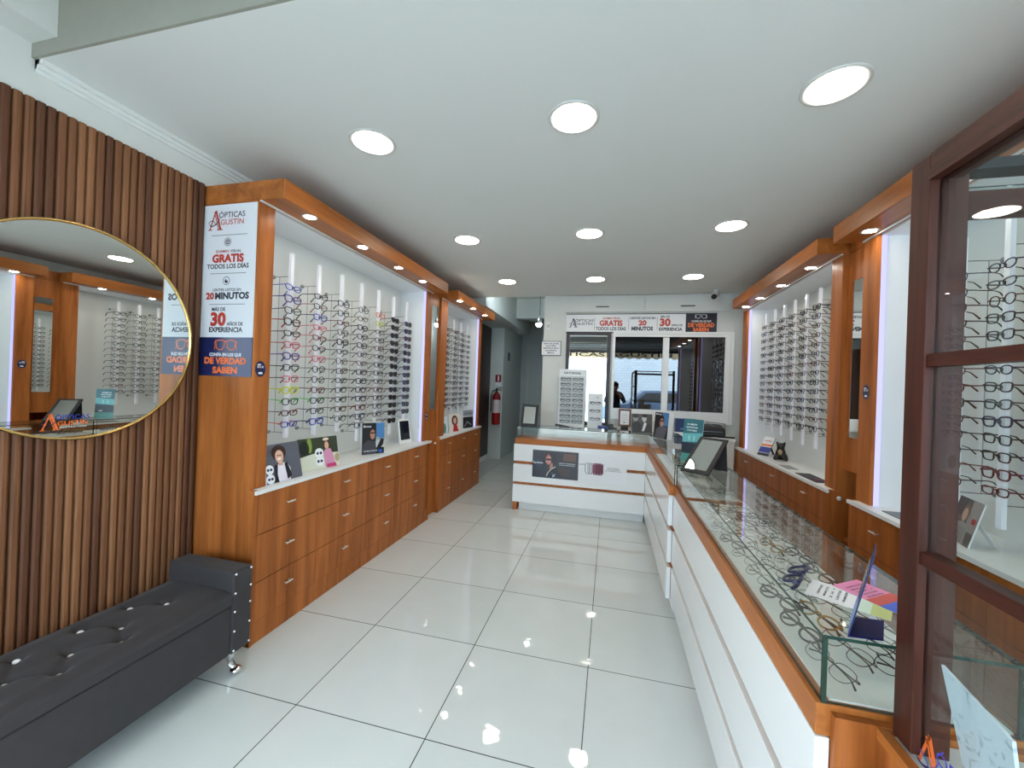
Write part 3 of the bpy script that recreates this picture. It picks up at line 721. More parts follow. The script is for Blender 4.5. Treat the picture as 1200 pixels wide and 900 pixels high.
t = long_counter('glass_counter', 'long glass-topped display counter section nearest the entrance with white front', 0.412, 0.745, 0.915, 2.72, True, True, 0.424)
obj('end_panel', bx(0.4385, 0.745, 0.898, 0.9140, 0.0, 0.797, M['wood']), t)
obj('corner_bracket', bx(0.424, 0.432, 0.917, 0.923, Gz0, Gz1 - 0.006, M['glass_edge']), t)
obj('divider', bx(0.432, 0.70, 2.36, 2.375, Gz0 + 0.0045, Gz0 + 0.02, M['wood']), t)
t = long_counter('glass_counter', 'far glass-topped display counter section with white front joining the return counter', 0.385, 0.745, 2.725, 4.43, False, True, 0.414)
t = thing('glass_counter', 'white return counter with glass top and cherry trim facing the entrance', 'counter', (-0.32, 4.58, 0))
YF, YB = 4.432, 4.74
obj('body', bx(-1.03, 0.385, YF + 0.026, YB, 0.09, 0.745, M['wood']), t)
obj('kickboard', bx(-0.97, 0.385, YF + 0.06, YB - 0.03, 0, 0.09, M['white']), t)
obj('leg_board', bx(-1.03, -0.985, YF + 0.01, YB, 0, 0.0895, M['wood']), t)
for z0, z1 in ((0.553, 0.745), (0.320, 0.520), (0.092, 0.289)): obj('front_panel', bx(-1.036, 0.384, YF, YF + 0.025, z0, z1, GW), t, bevel=0.0015)
obj('top_trim', bx(-1.026, 0.745, YF + 0.002, YB, 0.746, Gz0, wood('cherry_trim_across', (130, 72, 27), (186, 112, 55), (0.07, 1, 1), 14, 0.36, 0.3)), t, bevel=0.0015)
G = M['glass']
for nm, a, big in (('front_glass', (-1.008, 0.41, YF + 0.012, YF + 0.018, Gz0 + 0.0005, Gz1 - 0.0065), 'y'), ('back_glass', (-1.008, 0.739, YB - 0.012, YB - 0.006, Gz0 + 0.0005, Gz1 - 0.0065), 'y'),
                   ('end_glass', (-1.008, -1.002, YF + 0.019, YB - 0.013, Gz0 + 0.0005, Gz1 - 0.0065), 'x'), ('end_glass', (0.733, 0.739, YF + 0.019, YB - 0.013, Gz0 + 0.0005, Gz1 - 0.0065), 'x'), ('top_glass', (-1.008, 0.739, YF + 0.012, YB - 0.006, Gz1 - 0.006, Gz1), 'z')):
    obj(nm, MB().box(*a, G, GE, big), t)
# poster on the return counter
t = thing('advert_poster', 'advert poster of a woman in sunglasses and burgundy frames on the return counter', 'poster', (-0.31, 4.43, 0.39))
F = Frame((-0.815, 4.4255, 0.392), (1, 0, 0), (0, 0, 1))
obj('white_sheet', bx(-0.308, 0.20, 4.4262, 4.4315, 0.385, 0.698, M['paper']), t)
obj('photo_sheet', bx(-0.815, -0.3082, 4.4262, 4.4315, 0.392, 0.694, plain((40, 36, 38), 0.35)), t)
mb = MB(); k = lambda r, g, b: plain((r, g, b), 0.4)
mb.rect(F, 0.0, 0.0, 0.15, 0.20, k(24, 26, 38), 0.0001); mb.oval(F, 0.07, 0.16, 0.05, 0.05, k(44, 48, 62), 0.0003); mb.rect(F, 0.34, 0.2, 0.48, 0.28, k(96, 68, 54), 0.0001); mb.rect(F, 0.28, 0.03, 0.42, 0.12, k(62, 44, 40), 0.0001)
mb.oval(F, 0.205, 0.215, 0.062, 0.075, k(34, 20, 22), 0.0005); mb.poly(F, [(0.135, 0.0), (0.17, 0.07), (0.20, 0.12), (0.27, 0.12), (0.31, 0.05), (0.33, 0.0)], k(14, 15, 22), 0.0007)
mb.oval(F, 0.178, 0.20, 0.033, 0.053, k(196, 142, 122), 0.0009); mb.poly(F, [(0.19, 0.10), (0.20, 0.16), (0.225, 0.17), (0.23, 0.12)], k(176, 122, 104), 0.0008)
mb.band(F, [(0.16, 0.02), (0.175, 0.055), (0.21, 0.10), (0.26, 0.13)], 0.008, k(220, 210, 200), 0.0011); mb.poly(F, [(0.21, 0.07), (0.235, 0.04), (0.26, 0.05), (0.25, 0.02), (0.225, 0.01), (0.23, 0.04)], k(150, 170, 190), 0.0011)
mb.rect(F, 0.147, 0.193, 0.222, 0.216, k(48, 14, 26), 0.0013); mb.oval(F, 0.172, 0.162, 0.011, 0.006, k(150, 44, 50), 0.0013)
mb.poly(F, [(0.15, 0.225), (0.17, 0.262), (0.19, 0.27), (0.165, 0.23)], k(170, 70, 80), 0.0013)
mb.text(F, 'Eyelight', 0.065, 0.155, 0.018, 0.11, M['paper'], 0.0013); mb.text(F, 'LENTES POLARIZADOS', 0.385, 0.168, 0.009, 0.18, M['paper'], 0.0013); mb.text(F, 'DE ALTA PROTECCIÓN', 0.385, 0.148, 0.009, 0.17, M['paper'], 0.0013)
obj('portrait_print', mb, t)
mb = MB()
for i, cc in enumerate(((70, 70, 78), (96, 90, 100), (140, 118, 132), (128, 62, 84), (104, 22, 50), (88, 14, 38))):
    a = 0.595 + 0.028 * i
    mb.band(F, [(a, 0.085), (a - 0.012, 0.10), (a - 0.014, 0.18), (a, 0.20), (a + 0.03, 0.195), (a + 0.032, 0.10), (a + 0.02, 0.085)], 0.006 if i < 3 else 0.014, k(*cc), 0.0002 + 0.0002 * i, True)
    if i > 2: mb.rect(F, a - 0.006, 0.095, a + 0.026, 0.19, k(*cc), 0.0003 + 0.0002 * i)
mb.band(F, [(0.515, 0.18), (0.58, 0.185)], 0.006, k(70, 70, 78), 0.0004)
for i, s_ in enumerate(('CLIP-ON POLARIZADO', 'INTERCAMBIABLE', 'PARA CADA MOMENTO DE TU DÍA')): mb.text(F, s_, 0.875, 0.160 - 0.016 * i, 0.007, 0.13 + 0.04 * (i == 2), M['ink'], 0.0003)
obj('frames_print', mb, t)

# folded glasses in the counters
wires = ['silver', 'gunmetal', 'gold', 'silver', 'gunmetal', 'gunmetal', 'brown', 'silver']
rown = ['front', 'second', 'third', 'back']
for r in range(4):
    for i in range(12):
        y = 1.0 + 0.141 * i + (0.07 if r % 2 else 0.0) + random.uniform(-0.01, 0.01)
        if y > 2.64 or abs(y - 2.367) < 0.075: continue
        x = 0.475 + 0.066 * r + random.uniform(-0.004, 0.004); col = random.choice(wires)
        eyeglasses('%s folded eyeglasses in the near glass counter, %s row, %s from the entrance' % (col, rown[r], ORD[i]), 'folded eyeglasses in the near counter',
                   (x, y, 0.8405), (math.radians(58), 0, PI / 2 + 0.3 + random.uniform(-0.14, 0.14)), random.choice(['wire', 'wire', 'wire', 'oval']), col, random.choice([None, 'black', 'brown']), folded=True)
for r in range(3):
    for i in range(10):
        y = 2.86 + 0.15 * i + (0.06 if r % 2 else 0.0); x = 0.475 + 0.085 * r
        if y > 4.33: continue
        col = random.choice(wires)
        eyeglasses('%s folded eyeglasses in the far glass counter, %s row, %s from the entrance' % (col, rown[r], ORD[i]), 'folded eyeglasses in the far counter',
                   (x, y, 0.8405), (math.radians(58), 0, PI / 2 + random.uniform(-0.2, 0.2)), 'wire', col, None, folded=True, parts=False)
#PART2
# ------------------------------------------------------------------ cards and photographs standing about
def leaning(name, label, cat, p0, p1, height, lean, thick, matl, draw=None, group=None, easel=True, sides=None):
    """upright sheet whose lower edge runs from p0 to p1 (seen left to right), leaning back by `lean` radians"""
    dz = Vector((0, 0, thick * math.sin(lean) + 0.0008)); p0 = Vector(p0) + dz; p1 = Vector(p1) + dz; u = (p1 - p0).normalized(); w = (p1 - p0).length
    out = u.cross(Vector((0, 0, 1))).normalized()
    v = (Vector((0, 0, 1)) * math.cos(lean) - out * math.sin(lean)).normalized()
    F = Frame(p0, u, v); n = F.n
    t = thing(name, label, cat, (p0 + p1) / 2, group=group)
    mb = MB()
    q = [p0, p1, p1 - n * thick, p0 - n * thick]
    mb.hexa([q[0], q[1], q[2], q[3]] + [x + v * height for x in q], matl)
    obj('board', mb, t)
    if draw:
        mb = MB(); draw(mb, F, w, height); obj('printed_image', mb, t)
    if easel:
        mb = MB(); top = p0 + u * w / 2 + v * height * 0.7 - n * (thick + 0.001); foot = top - out * (0.03 + height * 0.22); foot.z = p0.z - dz.z + 0.0012
        a = u * w * 0.12
        mb.hexa([foot - a, foot + a, foot + a - out * 0.002, foot - a - out * 0.002, top - a, top + a, top + a - n * 0.002, top - a - n * 0.002], sides or matl)
        obj('stand', mb, t)
    return t
kc = lambda r, g, b: plain((r, g, b), 0.4)
def boy(mb, F, w, h):
    e = 0.0006
    mb.rect(F, 0, 0, w, h, kc(92, 94, 104), e)
    for i in range(9): mb.rect(F, 0, h * (0.1 + 0.1 * i), w, h * (0.105 + 0.1 * i), kc(80, 82, 92), e * 1.3)
    mb.poly(F, [(w * .22, 0), (w * .26, h * .42), (w * .42, h * .50), (w * .60, h * .46), (w * .68, h * .30), (w * .64, 0)], kc(232, 228, 240), e * 2)
    mb.poly(F, [(w * .20, 0), (w * .24, h * .44), (w * .34, h * .48), (w * .30, h * .2), (w * .32, 0)], kc(24, 26, 34), e * 3); mb.poly(F, [(w * .56, h * .02), (w * .52, h * .46), (w * .60, h * .48), (w * .70, h * .1)], kc(24, 26, 34), e * 3)
    mb.rect(F, w * .36, h * .42, w * .48, h * .56, kc(206, 158, 134), e * 3)
    mb.oval(F, w * .40, h * .76, w * .20, h * .21, kc(58, 36, 30), e * 4); mb.oval(F, w * .40, h * .66, w * .115, h * .17, kc(222, 176, 152), e * 5)
    mb.oval(F, w * .39, h * .60, w * .055, h * .025, kc(246, 240, 236), e * 6); mb.rect(F, w * .33, h * .68, w * .47, h * .70, kc(70, 50, 44), e * 6)
    for yy in (.36, .12):
        mb.oval(F, w * .10, h * yy, w * .11, h * .125, kc(238, 240, 244), e * 4); mb.oval(F, w * .06, h * yy, w * .035, h * .035, kc(46, 60, 96), e * 5); mb.oval(F, w * .14, h * yy, w * .035, h * .035, kc(46, 60, 96), e * 5)
def girl(mb, F, w, h):
    e = 0.0006
    mb.rect(F, 0, 0, w, h, kc(52, 62, 44), e); mb.poly(F, [(0, 0), (0, h * .42), (w * .35, h * .5), (w, h * .45), (w, 0)], kc(214, 216, 198), e * 2)
    mb.oval(F, w * .28, h * .78, w * .06, h * .25, kc(128, 150, 66), e * 2); mb.oval(F, w * .15, h * .7, w * .12, h * .22, kc(26, 34, 32), e * 2)
    for yy in (.62, .30):
        mb.oval(F, w * .50, h * yy * .8, w * .11, h * .16, kc(240, 241, 240), e * 3); mb.oval(F, w * .46, h * yy * .8, w * .032, h * .045, kc(40, 52, 90), e * 4); mb.oval(F, w * .54, h * yy * .8, w * .032, h * .045, kc(40, 52, 90), e * 4)
    mb.poly(F, [(w * .62, h * .02), (w * .60, h * .5), (w * .68, h * .62), (w * .80, h * .6), (w * .86, h * .35), (w * .90, h * .02)], kc(206, 140, 170), e * 5); mb.poly(F, [(w * .66, 0), (w * .66, h * .12), (w * .90, h * .12), (w * .92, 0)], kc(188, 60, 110), e * 6)
    mb.oval(F, w * .70, h * .78, w * .095, h * .19, kc(70, 46, 34), e * 6); mb.oval(F, w * .70, h * .72, w * .055, h * .12, kc(216, 168, 142), e * 7); mb.oval(F, w * .69, h * .92, w * .08, h * .05, kc(226, 200, 180), e * 7)
    mb.oval(F, w * .95, h * .28, w * .06, h * .14, kc(176, 160, 120), e * 5)
def man(mb, F, w, h):
    e = 0.0006
    mb.rect(F, 0, 0, w, h, kc(24, 27, 34), e); mb.rect(F, w * .62, h * .45, w, h, kc(72, 122, 172), e * 2); mb.poly(F, [(w * .6, h * .2), (w * .62, h * .55), (w, h * .5), (w, h * .2)], kc(196, 204, 208), e * 2)
    mb.poly(F, [(0, 0), (w * .02, h * .32), (w * .25, h * .45), (w * .60, h * .40), (w * .66, 0)], kc(66, 66, 72), e * 3)
    mb.oval(F, w * .42, h * .70, w * .17, h * .18, kc(28, 22, 22), e * 4); mb.oval(F, w * .46, h * .63, w * .115, h * .16, kc(176, 126, 102), e * 5); mb.rect(F, w * .36, h * .655, w * .58, h * .695, kc(20, 20, 22), e * 6)
    mb.poly(F, [(w * .60, h * .14), (w * .72, h * .30), (w * .84, h * .48), (w * .98, h * .46), (w * .95, h * .3), (w * .75, h * .1)], kc(40, 32, 32), e * 6)
    mb.text(F, 'Bross', w * .22, h * .86, h * .07, w * .34, M['paper'], e * 7); mb.text(F, 'VER MEJOR CADA DÍA', w * .38, h * .09, h * .035, w * .62, M['paper'], e * 7); mb.rect(F, w * .74, h * .03, w * .9, h * .13, kc(40, 90, 180), e * 7)
DZ = 0.8105
leaning('photo_card', 'photo card of a curly-haired boy on the shelf of the bannered case', 'photo card', (-1.80, 1.819, DZ), (-1.792, 2.068, DZ), 0.215, 0.22, 0.006, M['paper'], boy)
leaning('photo_card', 'photo card of a girl in a pink top on the bannered case shelf', 'photo card', (-1.862, 2.125, DZ), (-1.80, 2.42, DZ), 0.205, 0.20, 0.006, M['paper'], girl)
t = leaning('brochure_stand', 'standing brochure box showing a man in dark glasses under blue sky', 'brochure', (-1.885, 2.80, DZ), (-1.79, 2.965, DZ), 0.25, 0.03, 0.035, M['paper'], man, easel=False)
def dark_screen(mb, F, w, h): mb.rect(F, w * .09, h * .17, w * .91, h * .93, plain((16, 22, 34), 0.08), 0.0006)
leaning('tabletop_mirror', 'white-framed tabletop mirror beside the light strip of the bannered case', 'mirror', (-1.88, 3.39, DZ), (-1.845, 3.54, DZ), 0.235, 0.16, 0.01, M['gloss_white'], dark_screen, sides=M['white'])
def redlady(mb, F, w, h):
    e = 0.0006; mb.rect(F, 0, 0, w, h, kc(222, 214, 204), e); mb.oval(F, w * .5, h * .62, w * .26, h * .3, kc(62, 36, 30), e * 2); mb.poly(F, [(w * .3, 0), (w * .4, h * .4), (w * .65, h * .42), (w * .8, 0)], kc(176, 36, 44), e * 3); mb.oval(F, w * .5, h * .62, w * .13, h * .18, kc(216, 170, 148), e * 4)
def blackshoe(mb, F, w, h):
    e = 0.0006; mb.rect(F, 0, 0, w, h * .62, kc(20, 20, 24), e); mb.band(F, [(w * .15, h * .1), (w * .4, h * .35), (w * .8, h * .15)], w * .06, kc(170, 176, 190), e * 2); mb.rect(F, 0, h * .66, w, h, kc(150, 156, 164), e)
    mb.text(F, 'COLECCIÓN', w * .5, h * .78, h * .07, w * .8, M['ink'], e * 2)
leaning('photo_card', 'pale photo card at the entrance end of the corridor case shelf', 'photo card', (-1.90, 4.29, DZ), (-1.83, 4.42, DZ), 0.20, 0.15, 0.004, M['paper'], lambda mb, F, w, h: (mb.rect(F, 0, 0, w, h, kc(196, 206, 208), 0.0006), mb.oval(F, w * .6, h * .3, w * .2, h * .3, kc(90, 120, 110), 0.0012)))
leaning('photo_card', 'photo card of a woman in red on the corridor case shelf', 'photo card', (-1.86, 4.52, DZ), (-1.79, 4.72, DZ), 0.215, 0.12, 0.005, M['paper'], redlady)
leaning('brochure_stand', 'black and grey brochure box on the corridor case shelf', 'brochure', (-1.86, 4.98, DZ), (-1.80, 5.20, DZ), 0.235, 0.05, 0.05, M['paper'], blackshoe, easel=False)
# right hand case shelf
leaning('leaflet_holder', 'slanted white, red and blue leaflet on the dog figurine case shelf', 'leaflet', (1.425, 4.42, DZ), (1.485, 4.33, DZ), 0.20, 0.55, 0.008, kc(40, 44, 56), lambda mb, F, w, h: (mb.rect(F, 0, h * .12, w, h, M['paper'], 0.0006), mb.rect(F, 0, h * .5, w, h * .6, M['orange'], 0.0012), mb.rect(F, 0, h * .14, w, h * .45, kc(60, 70, 150), 0.0012), mb.text(F, 'CRIZOL', w * .5, h * .75, h * .07, w * .7, M['rust'], 0.0012)))
mb = MB(); mb.box(1.40, 1.50, 3.20, 3.52, DZ, DZ + 0.004, kc(30, 26, 42)); mb.box(1.42, 1.47, 3.24, 3.32, DZ + 0.004, DZ + 0.0065, kc(92, 24, 50)); single('brochure', mb, 'dark open brochure lying flat on the dog figurine case shelf', 'brochure')
mb = MB(); mb.box(1.41, 1.49, 3.68, 3.86, DZ, DZ + 0.003, kc(146, 148, 150)); single('mirror_tile', mb, 'thin grey glass plate lying flat beside the dark open brochure', 'plate')
mb = MB(); mb.box(1.42, 1.52, 2.30, 2.54, DZ, DZ + 0.004, kc(92, 96, 104)); single('brochure', mb, 'grey brochure lying flat in the case behind the showcase', 'brochure')
def patterned(mb, F, w, h):
    e = 0.0006; mb.rect(F, 0, 0, w, h, kc(92, 84, 80), e); mb.rect(F, 0, h * .6, w * .4, h, kc(60, 54, 52), e * 2); mb.rect(F, w * .6, h * .3, w, h, kc(148, 142, 138), e * 2); mb.rect(F, w * .78, h * .5, w * .95, h * .62, kc(170, 40, 50), e * 3)
    mb.poly(F, [(w * .2, 0), (w * .25, h * .42), (w * .5, h * .5), (w * .72, h * .38), (w * .78, 0)], kc(150, 146, 142), e * 3); mb.oval(F, w * .48, h * .68, w * .15, h * .2, kc(120, 90, 70), e * 4); mb.oval(F, w * .47, h * .64, w * .1, h * .15, kc(198, 160, 140), e * 5)
    for i in range(5): mb.rect(F, w * (.26 + .09 * i), h * .02, w * (.28 + .09 * i), h * .36, kc(96, 92, 92), e * 4)
leaning('photo_card', 'photo card of a woman in a checked coat behind the showcase glass', 'photo card', (1.47, 2.20, DZ), (1.43, 2.03, DZ), 0.19, 0.25, 0.005, M['paper'], patterned)

# dog figurine
def skin_obj(name, verts, edges, radii, m, parent=None, root=0, sub=2):
    me = bpy.data.meshes.new(name); me.from_pydata(verts, edges, []); me.materials.append(m)
    o = bpy.data.objects.new(name, me); C.objects.link(o); o.parent = parent
    o.modifiers.new('body', 'SKIN'); sk = me.skin_vertices[0].data
    for i, r in enumerate(radii): sk[i].radius = (r, r) if not isinstance(r, tuple) else r
    for d in sk: d.use_root = False
    sk[root].use_root = True
    s_ = o.modifiers.new('smooth', 'SUBSURF'); s_.levels = sub; s_.render_levels = sub
    o.modifiers['body'].use_smooth_shade = True
    return o
t = thing('dog_figurine', 'small black sitting dog figurine with a pale chest in the lit case', 'figurine', (1.525, 4.13, DZ), (0, 0, math.radians(-28)))
dv = [(0, 0.012, 0.045), (0, -0.012, 0.075), (0, -0.022, 0.105), (0, -0.030, 0.128), (0, -0.056, 0.122),
      (0.03, -0.03, 0.05), (0.03, -0.045, 0.012), (-0.03, -0.03, 0.05), (-0.03, -0.045, 0.012), (0.04, 0.02, 0.02), (0.045, -0.025, 0.012), (-0.04, 0.02, 0.02), (-0.045, -0.025, 0.012),
      (0.026, -0.02, 0.155), (0.033, -0.018, 0.172), (-0.026, -0.02, 0.155), (-0.033, -0.018, 0.172)]
de = [(0, 1), (1, 2), (2, 3), (3, 4), (1, 5), (5, 6), (1, 7), (7, 8), (0, 9), (9, 10), (0, 11), (11, 12), (3, 13), (13, 14), (3, 15), (15, 16)]
skin_obj('body', dv, de, [0.040, 0.038, 0.030, 0.034, 0.020, 0.017, 0.013, 0.017, 0.013, 0.022, 0.013, 0.022, 0.013, 0.012, 0.005, 0.012, 0.005], plain((26, 22, 20), 0.35), t)
mb = MB().ball((0, -0.047, 0.08), 0.02, plain((150, 120, 90), 0.4), 10, 6, (1, 0.6, 1.3)); obj('chest_patch', mb, t, world=False)

# ------------------------------------------------------------------ things on the counters
def fold_mirror(label, p0, p1, h, lean, leg, border):
    dz = Vector((0, 0, 0.012 * math.sin(lean) + 0.0008)); p0 = Vector(p0) + dz; p1 = Vector(p1) + dz; u = (p1 - p0).normalized(); w = (p1 - p0).length; out = u.cross(Vector((0, 0, 1))).normalized()
    v = (Vector((0, 0, 1)) * math.cos(lean) - out * math.sin(lean)).normalized(); F = Frame(p0, u, v); n = F.n
    t = thing('tabletop_mirror', label, 'mirror', (p0 + p1) / 2)
    mb = MB(); q = [p0, p1, p1 - n * 0.012, p0 - n * 0.012]; mb.hexa(q + [x + v * h for x in q], M['soft_black']); obj('frame', mb, t)
    mb = MB(); mb.rect(F, border, border, w - border, h - border, M['mirror'], 0.0008); obj('mirror_glass', mb, t)
    mb = MB(); tp = v * (h * 0.92) - n * 0.0125; ft = -out * leg
    a, b = p0 + u * 0.004, p1 - u * 0.004
    fa, fb = a + ft, b + ft; fa.z = fb.z = p0.z - dz.z + 0.0008
    mb.hexa([fa, fb, fb - out * 0.006, fa - out * 0.006, a + tp, b + tp, b + tp - n * 0.006, a + tp - n * 0.006], M['soft_black']); obj('stand_flap', mb, t)
    return t
TZ = Gz1 + 0.0005
fold_mirror('black folding tabletop mirror reflecting a ceiling lamp on the long counter', (0.413, 2.521, TZ), (0.543, 2.419, TZ), 0.29, 0.90, 0.235, 0.022)
fold_mirror('black-framed tabletop mirror at the corridor end of the return counter', (-0.99, 4.52, TZ), (-0.80, 4.52, TZ), 0.255, 0.33, 0.02, 0.028)
def teal(mb, F, w, h):
    e = 0.0006; mb.rect(F, 0, 0, w, h, kc(40, 92, 98), e); mb.rect(F, 0, h * .2, w, h * .45, kc(22, 34, 48), e * 2); mb.rect(F, 0, 0, w, h * .2, kc(70, 134, 124), e * 2); mb.poly(F, [(0, h * .45), (0, h * .65), (w, h * .7), (w, h * .5)], kc(96, 160, 160), e * 2)
    for i, b_ in enumerate(('EL MEJOR', 'CUIDADO PARA', 'TUS OJOS')): mb.text(F, b_, w * .45, h * (.86 - .07 * i), h * .035, w * (.5 + .1 * (i == 1)), M['paper'], e * 3)
    for a_ in (.35, .6): mb.band(F, [(w * a_, h * .5), (w * a_, h * .62)], w * .06, kc(150, 200, 196), e * 3)
    mb.rect(F, w * .6, h * .24, w * .8, h * .27, M['paper'], e * 3)
leaning('tent_card', 'teal standing advert card behind the black folding tabletop mirror', 'advert card', (0.472, 2.889, TZ), (0.575, 2.80, TZ), 0.285, 0.12, 0.004, M['paper'], teal, sides=M['paper'])
def racer(mb, F, w, h):
    e = 0.0006; mb.rect(F, 0, 0, w, h, kc(30, 28, 34), e); mb.rect(F, w * .55, h * .5, w, h, kc(72, 120, 164), e * 2); mb.poly(F, [(w * .1, 0), (w * .15, h * .35), (w * .5, h * .5), (w * .95, h * .45), (w * .8, 0)], kc(90, 90, 96), e * 2)
    mb.oval(F, w * .5, h * .72, w * .2, h * .18, kc(24, 20, 20), e * 3); mb.oval(F, w * .54, h * .62, w * .14, h * .16, kc(180, 130, 112), e * 4); mb.rect(F, w * .42, h * .65, w * .68, h * .7, kc(18, 18, 20), e * 5); mb.text(F, 'Bross', w * .3, h * .9, h * .06, w * .4, M['paper'], e * 5)
leaning('tent_card', 'dark photo advert card with blue sky where the two counters meet', 'advert card', (0.424, 4.15, TZ), (0.53, 4.0, TZ), 0.25, 0.08, 0.06, M['paper'], racer, easel=False)
def bw(mb, F, w, h):
    e = 0.0006; mb.rect(F, 0, 0, w, h, kc(84, 82, 78), e); mb.poly(F, [(0, 0), (w * .05, h * .5), (w * .3, h * .62), (w * .5, h * .4), (w * .5, 0)], kc(52, 52, 52), e * 2); mb.poly(F, [(w * .4, 0), (w * .5, h * .5), (w * .66, h * .6), (w * .95, h * .42), (w, 0)], kc(66, 66, 66), e * 3)
    mb.poly(F, [(w * .5, h * .1), (w * .62, h * .58), (w * .74, h * .5), (w * .6, h * .1)], kc(226, 226, 224), e * 4); mb.oval(F, w * .62, h * .76, w * .11, h * .18, kc(196, 194, 190), e * 5); mb.oval(F, w * .63, h * .9, w * .12, h * .09, kc(40, 40, 40), e * 6); mb.oval(F, w * .2, h * .76, w * .12, h * .16, kc(150, 148, 144), e * 5); mb.oval(F, w * .2, h * .88, w * .13, h * .1, kc(50, 50, 50), e * 6)
leaning('photo_card', 'black and white photo card of two suited men on the return counter', 'photo card', (0.235, 4.50, TZ), (0.452, 4.54, TZ), 0.205, 0.10, 0.005, M['paper'], bw)
# blue L-shaped stand and flyers
t = thing('counter_sign', 'slanted blue sign with white lettering on the counter corner', 'sign', (0.49, 0.95, TZ))
mb = MB(); q = [(0.468, 0.925), (0.53, 0.93), (0.575, 1.01), (0.513, 1.005)]
mb.hexa([(a, b, TZ) for a, b in q] + [(a, b, TZ + 0.003) for a, b in q], plain((12, 16, 74), 0.5, spec=0.15)); obj('base', mb, t)
p0, p1 = Vector((0.513, 1.005, TZ + 0.003)), Vector((0.468, 0.925, TZ + 0.003)); v = Vector((0.42, 0.28, 1)).normalized(); Fb = Frame(p0, p1 - p0, v)
mb = MB(); L = (p1 - p0).length; q = [Fb.at(0, 0), Fb.at(L, 0), Fb.at(L, 0, -0.002), Fb.at(0, 0, -0.002)]; mb.hexa(q + [x + v * 0.165 for x in q], plain((26, 36, 88), 0.35, spec=0.25)); obj('face', mb, t)
mb = MB(); mb.rect(Fb, 0, 0, L, 0.06, plain((110, 150, 214), 0.3), 0.0006)
for i, b_ in enumerate(('OFERTA', 'LENTES', 'DE SOL')): mb.text(Fb, b_, L / 2, 0.125 - 0.018 * i, 0.012, L * 0.7, M['paper'], 0.0012)
obj('lettering', mb, t)
def flyer(x, y, rot, w, l, z, cols, label):
    t = thing('flyer', label, 'flyer', (x, y, z), (0, 0, rot)); mb = MB(); mb.box(-w / 2, w / 2, -l / 2, l / 2, 0, 0.0006, M['paper']); obj('sheet', mb, t, world=False)
    F = Frame((-w / 2, -l / 2, 0.0006), (1, 0, 0), (0, 1, 0)); mb = MB()
    for a0, b0, a1, b1, cc in cols: mb.rect(F, a0 * w, b0 * l, a1 * w, b1 * l, kc(*cc), 0.0003)
    for i in range(5): mb.text(F, ('PROMOCIÓN', 'LENTES', '2 X 1', 'MARCOS', 'CRISTALES')[i], w * 0.5, l * (0.52 + 0.08 * i), l * 0.03, w * 0.6, M['ink'], 0.0006)
    obj('print', mb, t, world=False)
flyer(0.555, 1.10, math.radians(58), 0.105, 0.15, TZ, [(0, 0, 1, .22, (190, 200, 120)), (0, .22, 1, .4, (206, 226, 206))], 'white and green flyer topmost on the counter beside the blue sign')
flyer(0.63, 1.13, math.radians(35), 0.10, 0.14, TZ + 0.0012, [(0, 0, 1, .3, (50, 90, 200)), (0, .3, 1, .5, (196, 70, 50)), (0, .5, 1, 1, (220, 130, 170))], 'pink, red and blue flyer under the blue counter sign')
t = eyeglasses('navy thick eyeglasses lying on the counter glass beside the flyers', None, (0.470, 1.16, TZ + 0.020), (math.radians(70), 0, math.radians(60)), 'bold', 'navy', None, folded=True)

# ------------------------------------------------------------------ back wall: desk, windows, stands
DT = 0.90
t = thing('desk', 'white back desk with drawers beneath the windows', 'desk', (0.4, 5.04, 0))
obj('desk_top', bx(-0.645, 1.36, 4.885, 5.198, DT - 0.035, DT, M['desk']), t, bevel=0.003)
obj('body', bx(-0.62, 1.36, 4.93, 5.198, 0.06, DT - 0.036, M['desk']), t)
for i, (a, b_) in enumerate(((-0.61, 0.02), (0.03, 0.66), (0.67, 1.30))):
    for z0, z1 in ((0.62, 0.858), (0.36, 0.61), (0.08, 0.35)):
        d = obj('drawer', bx(a, b_, 4.912, 4.929, z0, z1, M['desk']), t)
        obj('knob', MB().ball(((a + b_) / 2, 4.905, z1 - 0.09), 0.009, M['soft_black'], 8, 5), d)
t = thing('wall_cupboard', 'pair of flush white wall cupboards with slim handles above the shop sign', 'cupboard', (0.4, 5.19, 2.37))
for a, b_, hx in ((-0.59, 0.377, -0.13), (0.384, 1.34, 0.87)):
    d = obj('door', bx(a, b_, 5.172, 5.199, 2.365, 2.572, M['wall']), t); obj('handle', bx(hx - 0.08, hx + 0.08, 5.162, 5.172, 2.424, 2.438, plain((70, 70, 70), 0.4)), d)
t = thing('leaning_mirror', 'tall dark-framed mirror on the back wall behind the frame stands', 'mirror', (-0.286, 5.19, 0.92))
X0, X1, Z0, Z1, w = -0.570, -0.012, 0.93, 2.106, 0.045
f = MB(); f.box(X0, X0 + w, 5.17, 5.198, Z0, Z1, M['darkdoor']); f.box(X1 - w, X1, 5.17, 5.198, Z0, Z1, M['darkdoor']); f.box(X0 + w, X1 - w, 5.17, 5.198, Z1 - w * .8, Z1, M['darkdoor']); f.box(X0 + w, X1 - w, 5.17, 5.198, Z0, Z0 + w, M['darkdoor']); obj('frame', f, t)
obj('mirror_glass', bx(X0 + w, X1 - w, 5.184, 5.19, Z0 + w, Z1 - w * .8, M['mirror']), t)
d = struct('window_1', bx(0.603, 0.673, 5.150, 5.199, 1.166, 2.045, M['white']))
f = MB(); f.box(0.012, 0.041, 5.15, 5.199, 1.03, 2.115, M['white']); f.box(1.29, 1.388, 5.15, 5.199, 1.03, 2.115, M['white']); f.box(0.041, 1.29, 5.15, 5.199, 2.055, 2.115, M['white']); f.box(0.041, 1.29, 5.15, 5.199, 1.03, 1.166, M['white']); obj('window_frame', f, d)
